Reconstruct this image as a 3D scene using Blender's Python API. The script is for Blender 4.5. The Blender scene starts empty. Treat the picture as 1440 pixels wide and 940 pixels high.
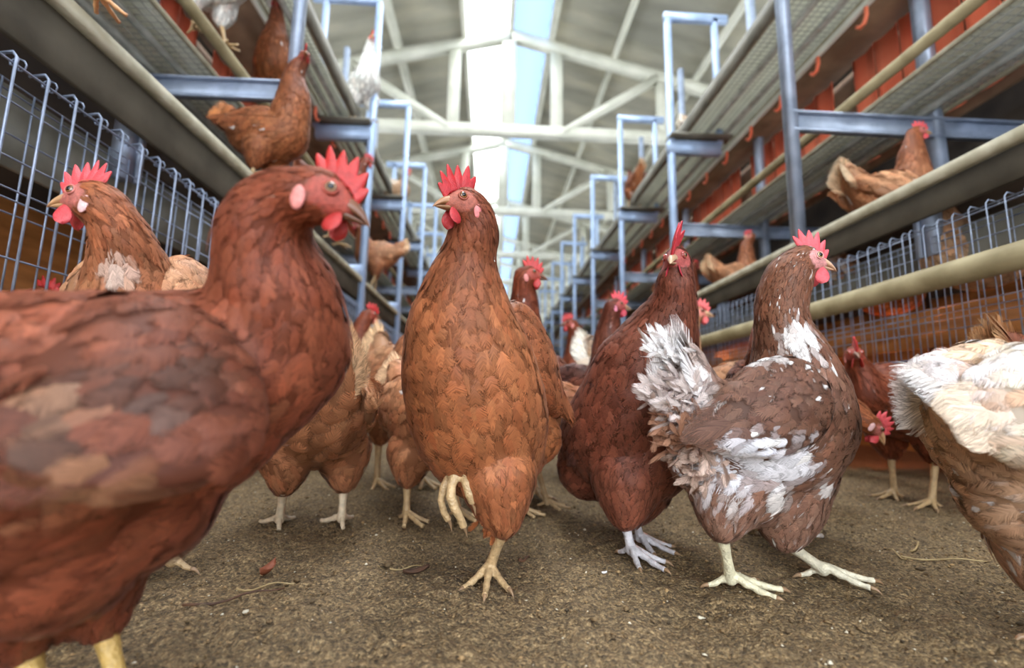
import bpy, math, random
import numpy as np
from mathutils import Vector, Matrix
from mathutils.bvhtree import BVHTree
RNG = np.random.default_rng(7); random.seed(7)
SC = bpy.context.scene
COL = SC.collection

# ------------------------------------------------------------------ camera
F, CX, CY, H = 655.0, 720.0, 470.0, 0.20
_y = np.array([688-CX, -(562-CY), F], float); _y /= np.linalg.norm(_y)
_z = np.array([math.sin(.025), math.cos(.025), 0.]); _z -= _z.dot(_y)*_y; _z /= np.linalg.norm(_z)
_x = -np.cross(_y, _z)
RW = np.stack([_x, _y, _z])
def ray(px, py): return RW @ (np.array([px-CX, -(py-CY), F])/F)
def P(px, py, d): return np.array([0, 0, H]) + ray(px, py)*d
def onX(px, py, X):
    r = ray(px, py); return P(px, py, X/r[0])
def onY(px, py, Y):
    r = ray(px, py); return P(px, py, Y/r[1])
def onZ(px, py, Z=0.0):
    r = ray(px, py); return P(px, py, (Z-H)/r[2])
cam = bpy.data.cameras.new('camera'); camo = bpy.data.objects.new('camera', cam); COL.objects.link(camo)
M = Matrix.Identity(4)
for i in range(3):
    M[i][0] = RW[i, 0]; M[i][1] = RW[i, 1]; M[i][2] = -RW[i, 2]
M[2][3] = H
camo.matrix_world = M
cam.sensor_width = 36; cam.lens = F/1440*36; cam.clip_start = .01; cam.clip_end = 200
cam.dof.use_dof = True; cam.dof.focus_distance = .52; cam.dof.aperture_fstop = 3.2
SC.camera = camo

# ------------------------------------------------------------------ world, light, exposure
SC.view_settings.view_transform = 'Standard'; SC.view_settings.look = 'None'
SC.view_settings.gamma = 1; SC.view_settings.use_curve_mapping = False
SC.view_settings.exposure = 0.0
SC.cycles.transparent_max_bounces = 28
w = bpy.data.worlds.new('world'); SC.world = w; w.use_nodes = True
wn = w.node_tree.nodes; wl = w.node_tree.links
bg = wn['Background']; bg.inputs[0].default_value = (.86, .93, 1, 1); bg.inputs[1].default_value = 7.0
def area(name, loc, target, sx, sy, power, col):
    l = bpy.data.lights.new(name, 'AREA'); l.shape = 'RECTANGLE'; l.size = sx; l.size_y = sy; l.energy = power; l.color = col
    o = bpy.data.objects.new(name, l); COL.objects.link(o); o.location = loc
    o.rotation_euler = (Vector(target)-Vector(loc)).to_track_quat('-Z', 'Y').to_euler(); return o
# daylight falling through the ridge skylight and through the side window on the right
area('skylight_daylight', (.2, 1.2, 4.55), (.2, 1.4, 0), .9, 6, 190, (.92, .96, 1))
area('window_daylight', (2.3, -1.6, 1.9), (.3, .7, .1), .9, .8, 52, (.62, .75, 1))
area('rear_fill_lamp', (-.6, -2.6, 1.6), (0, .8, .3), 2.2, 2.0, 22, (1, .95, .88))  # fill lamp added behind the camera, at an assumed door opening

# ------------------------------------------------------------------ materials
def srgb(c):
    c = np.array(c, float)/255.
    return np.where(c <= .04045, c/12.92, ((c+.055)/1.055)**2.4)
def nodes(name):
    m = bpy.data.materials.new(name); m.use_nodes = True
    t = m.node_tree; return m, t.nodes, t.links, t.nodes['Principled BSDF']
def noisy(name, c1, c2, scale=8, rough=.5, metal=0, bump=.1, bscale=60, detail=6, stretch=(1, 1, 1), dist=.002, spec=.5):
    m, n, l, b = nodes(name)
    tc = n.new('ShaderNodeTexCoord'); mp = n.new('ShaderNodeMapping'); mp.inputs['Scale'].default_value = stretch
    l.new(tc.outputs['Object'], mp.inputs[0])
    no = n.new('ShaderNodeTexNoise'); no.inputs['Scale'].default_value = scale; no.inputs['Detail'].default_value = detail
    l.new(mp.outputs[0], no.inputs['Vector'])
    r = n.new('ShaderNodeValToRGB'); r.color_ramp.elements[0].position = .35; r.color_ramp.elements[1].position = .65
    r.color_ramp.elements[0].color = (*srgb(c1), 1); r.color_ramp.elements[1].color = (*srgb(c2), 1)
    l.new(no.outputs[0], r.inputs[0]); l.new(r.outputs[0], b.inputs['Base Color'])
    b.inputs['Roughness'].default_value = rough; b.inputs['Metallic'].default_value = metal
    b.inputs['Specular IOR Level'].default_value = spec
    if bump:
        n2 = n.new('ShaderNodeTexNoise'); n2.inputs['Scale'].default_value = bscale; n2.inputs['Detail'].default_value = 4
        l.new(mp.outputs[0], n2.inputs['Vector'])
        bp = n.new('ShaderNodeBump'); bp.inputs['Strength'].default_value = bump; bp.inputs['Distance'].default_value = dist
        l.new(n2.outputs[0], bp.inputs['Height']); l.new(bp.outputs[0], b.inputs['Normal'])
    return m
M_feather, n, l, b = nodes('feather')
at = n.new('ShaderNodeAttribute'); at.attribute_name = 'Col'
uv = n.new('ShaderNodeUVMap'); uv.uv_map = 'UVMap'
sx = n.new('ShaderNodeSeparateXYZ'); l.new(uv.outputs[0], sx.inputs[0])
# u in [id-0.4, id+0.4]; barbs run out from the shaft
fr = n.new('ShaderNodeMath'); fr.operation = 'ROUND'; l.new(sx.outputs[0], fr.inputs[0])
su = n.new('ShaderNodeMath'); su.operation = 'SUBTRACT'; l.new(sx.outputs[0], su.inputs[0]); l.new(fr.outputs[0], su.inputs[1])
ab = n.new('ShaderNodeMath'); ab.operation = 'ABSOLUTE'; l.new(su.outputs[0], ab.inputs[0])
ma = n.new('ShaderNodeMath'); ma.operation = 'MULTIPLY_ADD'; ma.inputs[1].default_value = -1.1
l.new(ab.outputs[0], ma.inputs[0]); l.new(sx.outputs[1], ma.inputs[2])
cb = n.new('ShaderNodeCombineXYZ')
m1 = n.new('ShaderNodeMath'); m1.operation = 'MULTIPLY'; m1.inputs[1].default_value = 25; l.new(ma.outputs[0], m1.inputs[0]); l.new(m1.outputs[0], cb.inputs[0])
m2 = n.new('ShaderNodeMath'); m2.operation = 'MULTIPLY'; m2.inputs[1].default_value = 2.5; l.new(ab.outputs[0], m2.inputs[0]); l.new(m2.outputs[0], cb.inputs[1])
m3 = n.new('ShaderNodeMath'); m3.operation = 'MULTIPLY'; m3.inputs[1].default_value = 7.31; l.new(fr.outputs[0], m3.inputs[0]); l.new(m3.outputs[0], cb.inputs[2])
no = n.new('ShaderNodeTexNoise'); no.inputs['Scale'].default_value = 1.0; no.inputs['Detail'].default_value = 3
l.new(cb.outputs[0], no.inputs['Vector'])
mr = n.new('ShaderNodeMapRange'); mr.inputs[1].default_value = .25; mr.inputs[2].default_value = .75; mr.inputs[3].default_value = 1.4; mr.inputs[4].default_value = .6
l.new(no.outputs[0], mr.inputs[0])
vm = n.new('ShaderNodeVectorMath'); vm.operation = 'SCALE'; l.new(at.outputs['Color'], vm.inputs[0]); l.new(mr.outputs[0], vm.inputs['Scale'])
l.new(vm.outputs[0], b.inputs['Base Color'])
bp = n.new('ShaderNodeBump'); bp.inputs['Strength'].default_value = .35; bp.inputs['Distance'].default_value = .0006
l.new(no.outputs[0], bp.inputs['Height']); l.new(bp.outputs[0], b.inputs['Normal'])
b.inputs['Roughness'].default_value = .5; b.inputs['Specular IOR Level'].default_value = .22
# frayed vane edges: barbs end raggedly
def mth(op, a, b_=None, c=None):
    q = n.new('ShaderNodeMath'); q.operation = op
    for i, v in enumerate((a, b_, c)):
        if v is None: continue
        if isinstance(v, (int, float)): q.inputs[i].default_value = v
        else: l.new(v, q.inputs[i])
    return q.outputs[0]
eu = mth('MULTIPLY', ab.outputs[0], 2.5); ev_ = mth('POWER', mth('MAXIMUM', sx.outputs[1], 0.0), 3.0)
em = mth('MAXIMUM', eu, ev_)
en = mth('MULTIPLY_ADD', mth('SUBTRACT', no.outputs[0], .5), 1.9, em)
al = n.new('ShaderNodeMapRange'); al.inputs[1].default_value = .46; al.inputs[2].default_value = .98; al.inputs[3].default_value = 1; al.inputs[4].default_value = 0
l.new(en, al.inputs[0]); l.new(al.outputs[0], b.inputs['Alpha'])
b.inputs['Sheen Weight'].default_value = .03; b.inputs['Sheen Roughness'].default_value = .4

def attr_mat(name, rough, bscale, bump, sss=0, coat=0, vor=False, dist=.0006, var=.2):
    m, n, l, b = nodes(name)
    at = n.new('ShaderNodeAttribute'); at.attribute_name = 'Col'
    tc = n.new('ShaderNodeTexCoord')
    no = n.new('ShaderNodeTexNoise'); no.inputs['Scale'].default_value = bscale*.3; no.inputs['Detail'].default_value = 4
    l.new(tc.outputs['Object'], no.inputs['Vector'])
    mr = n.new('ShaderNodeMapRange'); mr.inputs[1].default_value = .3; mr.inputs[2].default_value = .7; mr.inputs[3].default_value = 1-var; mr.inputs[4].default_value = 1+var
    l.new(no.outputs[0], mr.inputs[0])
    vm = n.new('ShaderNodeVectorMath'); vm.operation = 'SCALE'; l.new(at.outputs['Color'], vm.inputs[0]); l.new(mr.outputs[0], vm.inputs['Scale'])
    l.new(vm.outputs[0], b.inputs['Base Color'])
    if vor:
        v = n.new('ShaderNodeTexVoronoi'); v.inputs['Scale'].default_value = bscale; l.new(tc.outputs['Object'], v.inputs['Vector']); h = v.outputs[0]
    else:
        v = n.new('ShaderNodeTexNoise'); v.inputs['Scale'].default_value = bscale; l.new(tc.outputs['Object'], v.inputs['Vector']); h = v.outputs[0]
    bp = n.new('ShaderNodeBump'); bp.inputs['Strength'].default_value = bump; bp.inputs['Distance'].default_value = dist
    l.new(h, bp.inputs['Height']); l.new(bp.outputs[0], b.inputs['Normal'])
    b.inputs['Roughness'].default_value = rough
    if sss:
        b.inputs['Subsurface Weight'].default_value = sss; b.inputs['Subsurface Radius'].default_value = (.004, .001, .0008); b.inputs['Subsurface Scale'].default_value = 1
    if coat: b.inputs['Coat Weight'].default_value = coat
    return m
M_skin = attr_mat('comb_skin', .45, 900, .5, sss=.0, vor=True)
M_face = attr_mat('face_skin', .55, 1100, .7, vor=True, var=.3)
M_beak = attr_mat('beak_horn', .35, 300, .2)
M_scale = attr_mat('leg_scales', .42, 420, .9, vor=True, dist=.0008)
M_eye = attr_mat('eye_iris', .12, 300, .0, coat=1)
M_pupil, n, l, b = nodes('eye_pupil'); b.inputs['Base Color'].default_value = (.006, .005, .005, 1); b.inputs['Roughness'].default_value = .06

M_steel = noisy('galvanised_steel', (140, 152, 172), (172, 184, 204), 14, .42, .25, .05, 90)
M_blue = noisy('blue_grey_steel', (150, 172, 206), (178, 198, 228), 9, .45, .2, .05, 60)
M_trough = noisy('dusty_steel', (96, 92, 80), (122, 117, 104), 9, .62, .15, .15, 120)
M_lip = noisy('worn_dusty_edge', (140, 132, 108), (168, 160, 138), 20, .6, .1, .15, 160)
M_pipe = noisy('dusty_pipe', (128, 114, 80), (160, 146, 110), 12, .6, 0, .12, 140)
M_wire = noisy('wire_steel', (128, 138, 158), (165, 176, 198), 30, .35, .35, 0)
M_deckwire = noisy('deck_wire', (150, 150, 140), (185, 186, 178), 20, .5, .2, 0)
M_red = noisy('orange_red_plastic', (250, 116, 80), (255, 142, 106), 6, .5, 0, .05, 40)
M_brown = noisy('brown_board', (104, 78, 56), (136, 106, 80), 6, .7, 0, .2, 60)
M_wood = noisy('amber_board', (150, 92, 44), (196, 128, 68), 5, .6, 0, .15, 60, stretch=(1, 1, 6))  # amber tone also carries the orange lamp glow on the right board
M_dark = noisy('dark_tier_brown', (44, 38, 32), (70, 60, 50), 6, .8, 0, .2, 50)  # dark brown; on the tier's rear sheet it stands in for shade
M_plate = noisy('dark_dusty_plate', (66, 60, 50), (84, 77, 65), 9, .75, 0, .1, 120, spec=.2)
M_belt = noisy('grey_belt', (190, 192, 178), (225, 225, 210), 5, .7, 0, .1, 60, stretch=(3, .6, 1))
_n = M_belt.node_tree.nodes; _l = M_belt.node_tree.links; _t = _n.new('ShaderNodeBsdfTranslucent'); _t.inputs[0].default_value = (.75, .75, .66, 1)
_m = _n.new('ShaderNodeMixShader'); _m.inputs[0].default_value = .5; _l.new(_n['Principled BSDF'].outputs[0], _m.inputs[1]); _l.new(_t.outputs[0], _m.inputs[2]); _l.new(_m.outputs[0], _n['Material Output'].inputs[0])
M_white = noisy('white_painted_steel', (200, 200, 186), (226, 226, 212), 3, .5, 0, .05, 40)
M_truss = noisy('white_painted_truss', (206, 206, 190), (230, 228, 214), 3, .5, 0, .05, 40)
M_roofmat, n, l, b = nodes('roof_sheet')
tc = n.new('ShaderNodeTexCoord'); mp = n.new('ShaderNodeMapping'); mp.inputs['Scale'].default_value = (.5, 1.6, 1); l.new(tc.outputs['Object'], mp.inputs[0])
no = n.new('ShaderNodeTexNoise'); no.inputs['Scale'].default_value = 1.6; no.inputs['Detail'].default_value = 7; l.new(mp.outputs[0], no.inputs['Vector'])
cr = n.new('ShaderNodeValToRGB'); e = cr.color_ramp.elements; e[0].position = .3; e[0].color = (*srgb((150, 148, 136)), 1); e[1].position = .7; e[1].color = (*srgb((206, 200, 178)), 1)
x_ = cr.color_ramp.elements.new(.5); x_.color = (*srgb((176, 172, 156)), 1)
l.new(no.outputs[0], cr.inputs[0]); l.new(cr.outputs[0], b.inputs['Base Color']); b.inputs['Roughness'].default_value = .8

def pane(name, col, rough):
    m, n, l, b = nodes(name)
    out = n['Material Output']; tr = n.new('ShaderNodeBsdfTranslucent'); tr.inputs[0].default_value = (*col, 1)
    tp = n.new('ShaderNodeBsdfTransparent'); tp.inputs[0].default_value = (*col, 1)
    mx = n.new('ShaderNodeMixShader'); mx.inputs[0].default_value = rough
    l.new(tp.outputs[0], mx.inputs[1]); l.new(tr.outputs[0], mx.inputs[2]); l.new(mx.outputs[0], out.inputs[0]); return m
M_pane = pane('skylight_sheet', (1, 1, .98), .25)
M_pane2 = pane('sky_tinted_sheet', (.36, .43, .54), .5)  # blue of the sky behind this slope put into the pane tint

# litter floor
M_floor, n, l, b = nodes('litter_floor')
tc = n.new('ShaderNodeTexCoord')
def nz(scale, detail=6, rough=.6):
    q = n.new('ShaderNodeTexNoise'); q.inputs['Scale'].default_value = scale; q.inputs['Detail'].default_value = detail; q.inputs['Roughness'].default_value = rough
    l.new(tc.outputs['Object'], q.inputs['Vector']); return q
big = nz(5); fine = nz(300, 4, .8)
cr = n.new('ShaderNodeValToRGB'); e = cr.color_ramp.elements
e[0].position = .28; e[0].color = (*srgb((52, 40, 28)), 1); e[1].position = .74; e[1].color = (*srgb((172, 148, 108)), 1)
q_ = cr.color_ramp.elements.new(.5); q_.color = (*srgb((112, 91, 62)), 1)
l.new(fine.outputs[0], cr.inputs[0])
mr = n.new('ShaderNodeMapRange'); mr.inputs[1].default_value = .3; mr.inputs[2].default_value = .7; mr.inputs[3].default_value = .78; mr.inputs[4].default_value = 1.15
l.new(big.outputs[0], mr.inputs[0])
vm = n.new('ShaderNodeVectorMath'); vm.operation = 'SCALE'; l.new(cr.outputs[0], vm.inputs[0]); l.new(mr.outputs[0], vm.inputs['Scale'])
vo = n.new('ShaderNodeTexVoronoi'); vo.inputs['Scale'].default_value = 330; l.new(tc.outputs['Object'], vo.inputs['Vector'])
sc_ = n.new('ShaderNodeSeparateColor'); l.new(vo.outputs['Color'], sc_.inputs[0])
mg = n.new('ShaderNodeMapRange'); mg.inputs[3].default_value = .5; mg.inputs[4].default_value = 1.55; l.new(sc_.outputs[0], mg.inputs[0])
vm2 = n.new('ShaderNodeVectorMath'); vm2.operation = 'SCALE'; l.new(vm.outputs[0], vm2.inputs[0]); l.new(mg.outputs[0], vm2.inputs['Scale']); vm = vm2
lt = n.new('ShaderNodeMath'); lt.operation = 'LESS_THAN'; lt.inputs[1].default_value = .04; l.new(vo.outputs['Distance'], lt.inputs[0])
mc = n.new('ShaderNodeMix'); mc.data_type = 'RGBA'; l.new(lt.outputs[0], mc.inputs[0]); l.new(vm.outputs[0], mc.inputs[6]); mc.inputs[7].default_value = (*srgb((205, 196, 175)), 1)
l.new(mc.outputs[2], b.inputs['Base Color']); b.inputs['Roughness'].default_value = .85
bp = n.new('ShaderNodeBump'); bp.inputs['Strength'].default_value = 1; bp.inputs['Distance'].default_value = .004
f2 = nz(70, 6, .7); hs = n.new('ShaderNodeMath'); hs.operation = 'MULTIPLY_ADD'; hs.inputs[1].default_value = -.6
l.new(vo.outputs['Distance'], hs.inputs[0]); l.new(f2.outputs[0], hs.inputs[2]); l.new(hs.outputs[0], bp.inputs['Height']); l.new(bp.outputs[0], b.inputs['Normal'])

# ------------------------------------------------------------------ mesh helpers
def tag(o, label=None, cat=None, group=None, kind=None):
    if label: o['label'] = label
    if cat: o['category'] = cat
    if group: o['group'] = group
    if kind: o['kind'] = kind
    return o
def empty(name, loc, label, cat, group=None):
    o = bpy.data.objects.new(name, None); COL.objects.link(o); o.location = loc; o.empty_display_size = .05
    return tag(o, label, cat, group)
class MB:
    def __init__(s): s.v = []; s.f = []; s.c = []; s.uv = []; s.mi = []; s.n = 0
    def add(s, v, f, col=None, uv=None, mi=0):
        v = np.asarray(v, float); f = np.asarray(f, int)
        s.v.append(v); s.f.append(f+s.n); s.n += len(v)
        if col is None: col = (1, 1, 1)
        col = np.asarray(col, float)
        if col.ndim == 1: col = np.tile(col, (len(v), 1))
        s.c.append(col); s.uv.append(np.zeros((len(v), 2)) if uv is None else uv)
        s.mi.append(np.full(len(f), mi, int))
        return s
    def box(s, a, b, mi=0):
        a = np.minimum(a, b) if True else a; 
        return s
    def cube(s, x0, x1, y0, y1, z0, z1, mi=0):
        v = [(x, y, z) for z in (z0, z1) for y in (y0, y1) for x in (x0, x1)]
        f = [(0, 2, 3, 1), (4, 5, 7, 6), (0, 1, 5, 4), (2, 6, 7, 3), (0, 4, 6, 2), (1, 3, 7, 5)]
        return s.add(v, f, mi=mi)
    def bar(s, p, q, a, b, up=(0, 0, 1), mi=0):
        p = np.array(p, float); q = np.array(q, float); d = q-p; d /= np.linalg.norm(d)
        u = np.array(up, float); u = u-u.dot(d)*d
        if np.linalg.norm(u) < 1e-4: u = np.array([0, 1., 0]); u = u-u.dot(d)*d
        u /= np.linalg.norm(u); w_ = np.cross(d, u)
        v = []
        for c in (p, q):
            for i, j in ((-1, -1), (1, -1), (1, 1), (-1, 1)): v.append(c+w_*i*a/2+u*j*b/2)
        f = [(0, 1, 2, 3), (7, 6, 5, 4), (0, 4, 5, 1), (1, 5, 6, 2), (2, 6, 7, 3), (3, 7, 4, 0)]
        return s.add(v, f, mi=mi)
    def tube(s, pts, rad, nseg=10, col=None, cap=True, mi=0, flat=None):
        pts = np.array(pts, float); k = len(pts)
        rad = np.full(k, rad) if np.isscalar(rad) else np.array(rad, float)
        t = np.gradient(pts, axis=0); t /= np.linalg.norm(t, axis=1)[:, None]+1e-12
        ref = np.array([0, 0, 1.]) if abs(t[0][2]) < .9 else np.array([1., 0, 0])
        u = np.cross(t[0], ref); u /= np.linalg.norm(u)
        V = []
        for i in range(k):
            u = u-u.dot(t[i])*t[i]; u /= np.linalg.norm(u); w_ = np.cross(t[i], u)
            for j in range(nseg):
                a = 2*math.pi*j/nseg
                V.append(pts[i]+rad[i]*(math.cos(a)*u+math.sin(a)*w_))
        Fc = [(i*nseg+j, i*nseg+(j+1) % nseg, (i+1)*nseg+(j+1) % nseg, (i+1)*nseg+j) for i in range(k-1) for j in range(nseg)]
        if cap:
            V.append(pts[0]); V.append(pts[-1]); a, b_ = len(V)-2, len(V)-1
            Fc += [(a, (j+1) % nseg, j, a) for j in range(nseg)] + [(b_, (k-1)*nseg+j, (k-1)*nseg+(j+1) % nseg, b_) for j in range(nseg)]
        if col is not None:
            col = np.array(col, float)
            if col.ndim == 2: col = np.concatenate([np.repeat(col, nseg, axis=0)]+([col[:1], col[-1:]] if cap else []))
        return s.add(V, Fc, col, mi=mi)
    def ell(s, c, r, R=None, nu=14, nv=10, col=None, mi=0):
        c = np.array(c, float); r = np.array(r if not np.isscalar(r) else (r, r, r), float)
        V = []
        for i in range(nv+1):
            th = math.pi*i/nv
            for j in range(nu):
                ph = 2*math.pi*j/nu; V.append((math.sin(th)*math.cos(ph), math.sin(th)*math.sin(ph), math.cos(th)))
        V = np.array(V)*r
        if R is not None: V = V @ np.array(R).T
        Fc = [(i*nu+j, (i+1)*nu+j, (i+1)*nu+(j+1) % nu, i*nu+(j+1) % nu) for i in range(nv) for j in range(nu)]
        return s.add(V+c, Fc, col, mi=mi)
    def mesh(s, name, origin=(0, 0, 0), smooth=False):
        v = np.concatenate(s.v)-np.array(origin); me = bpy.data.meshes.new(name)
        fs = [f for f in s.f]; mi = np.concatenate(s.mi)
        me.vertices.add(len(v)); me.vertices.foreach_set('co', v.ravel())
        faces = []; sizes = []; 
        for f in fs:
            if f.shape[1] == 4:
                tri = f[:, 0] == f[:, 3]
                if tri.any():
                    for q in f: 
                        faces.append(q[:3] if q[0] == q[3] else q); sizes.append(3 if q[0] == q[3] else 4)
                else: faces.append(f.ravel()); sizes += [4]*len(f)
            else: faces.append(f.ravel()); sizes += [f.shape[1]]*len(f)
        li = np.concatenate(faces).astype(np.int32); sizes = np.array(sizes, np.int32)
        me.loops.add(len(li)); me.loops.foreach_set('vertex_index', li)
        me.polygons.add(len(sizes)); me.polygons.foreach_set('loop_start', np.concatenate([[0], np.cumsum(sizes)[:-1]]).astype(np.int32))
        me.polygons.foreach_set('material_index', mi.astype(np.int32))
        if smooth: me.polygons.foreach_set('use_smooth', np.ones(len(sizes), bool))
        c = np.concatenate(s.c); ca = me.color_attributes.new('Col', 'FLOAT_COLOR', 'POINT')
        ca.data.foreach_set('color', np.concatenate([c, np.ones((len(c), 1))], 1).astype(np.float32).ravel())
        u = np.concatenate(s.uv)[li]; ul = me.uv_layers.new(name='UVMap'); ul.data.foreach_set('uv', u.astype(np.float32).ravel())
        me.update(); me.validate(); return me
    def build(s, name, mats, parent=None, origin=None, smooth=False, loc=None):
        org = origin if origin is not None else (0, 0, 0)
        me = s.mesh(name, org, smooth)
        for m in (mats if isinstance(mats, (list, tuple)) else [mats]): me.materials.append(m)
        o = bpy.data.objects.new(name, me); COL.objects.link(o)
        if parent is not None:
            o.parent = parent
        else: o.location = org
        return o
def unit(a): a = np.array(a, float); return a/(np.linalg.norm(a, axis=-1, keepdims=True)+1e-12)

# evaluate a mesh through modifiers (voxel remesh + smooth) without operators
def remesh(mb, voxel, smooth=8):
    me = mb.mesh('tmp'); o = bpy.data.objects.new('tmp', me); COL.objects.link(o)
    r = o.modifiers.new('r', 'REMESH'); r.mode = 'VOXEL'; r.voxel_size = voxel; r.adaptivity = 0
    if smooth:
        sm = o.modifiers.new('s', 'SMOOTH'); sm.iterations = smooth; sm.factor = .5
    dg = bpy.context.evaluated_depsgraph_get(); ev = o.evaluated_get(dg); m2 = ev.to_mesh()
    v = np.zeros(len(m2.vertices)*3); m2.vertices.foreach_get('co', v); v = v.reshape(-1, 3)
    f = np.array([tuple(p.vertices) if len(p.vertices) == 4 else tuple(p.vertices)+(p.vertices[0],) for p in m2.polygons])
    ev.to_mesh_clear(); bpy.data.objects.remove(o); bpy.data.meshes.remove(me)
    return v, f

# ------------------------------------------------------------------ feathers
NR = 6
FT = np.linspace(0, 1, NR)
FID = [0]
def feather_sheet(mb, rows, nrm, dirs, W, col, tipcol, fringe, shape, camber, mi=0, shaftcol=None):
    """rows (n,NR,3) spine points; W (n,); col,tipcol (n,3)"""
    n_ = len(rows)
    if n_ == 0: return
    prof = {'round': np.array([.5, .88, 1, .98, .82, .4]), 'lance': np.array([.5, .9, 1, .8, .48, .05]), 'wisp': np.array([.8, 1, .8, .6, .35, .05]),
            'quill': np.array([.35, .75, .95, 1, .85, .25])}[shape]
    side = np.cross(dirs, nrm); side = unit(side)
    w_ = (W[:, None]*prof[None]/2*1.5)
    rn = 1+RNG.normal(0, .1, w_.shape); w_ = w_*rn
    V = np.empty((n_, NR, 3, 3))
    V[:, :, 1] = rows+nrm[:, None]*(w_*camber)[..., None]
    V[:, :, 0] = rows-side[:, None]*w_[..., None]
    V[:, :, 2] = rows+side[:, None]*w_[..., None]
    # colours
    C = np.empty((n_, NR, 3, 3))
    tt = FT[None, :, None]
    base = col[:, None]*(1-.0*tt)
    tf = np.clip((FT-.45)/.55, 0, 1)[None, :, None]**1.5
    C[:, :, 1] = base*(1-tf*fringe[:, None, None])+tipcol[:, None]*tf*fringe[:, None, None]
    ef = np.clip(.25+tf, 0, 1)*fringe[:, None, None]
    C[:, :, 0] = base*(1-ef)+tipcol[:, None]*ef; C[:, :, 2] = C[:, :, 0]
    if shaftcol is not None: C[:, :, 1] = C[:, :, 1]*.75+shaftcol*.25
    ids = (np.arange(n_)+FID[0]) % 9973; FID[0] += n_
    U = np.empty((n_, NR, 3, 2)); U[..., 0] = ids[:, None, None]+np.array([-.4, 0, .4])[None, None]; U[..., 1] = FT[None, :, None]
    base_i = (np.arange(n_)*NR*3)[:, None]
    q = []
    for r in range(NR-1):
        for c in range(2): q.append((r*3+c, r*3+c+1, r*3+c+4, r*3+c+3))
    q = np.array(q); Fc = (base_i[:, :, None]+q[None]).reshape(-1, 4)
    mb.add(V.reshape(-1, 3), Fc, C.reshape(-1, 3), U.reshape(-1, 2), mi)

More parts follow.
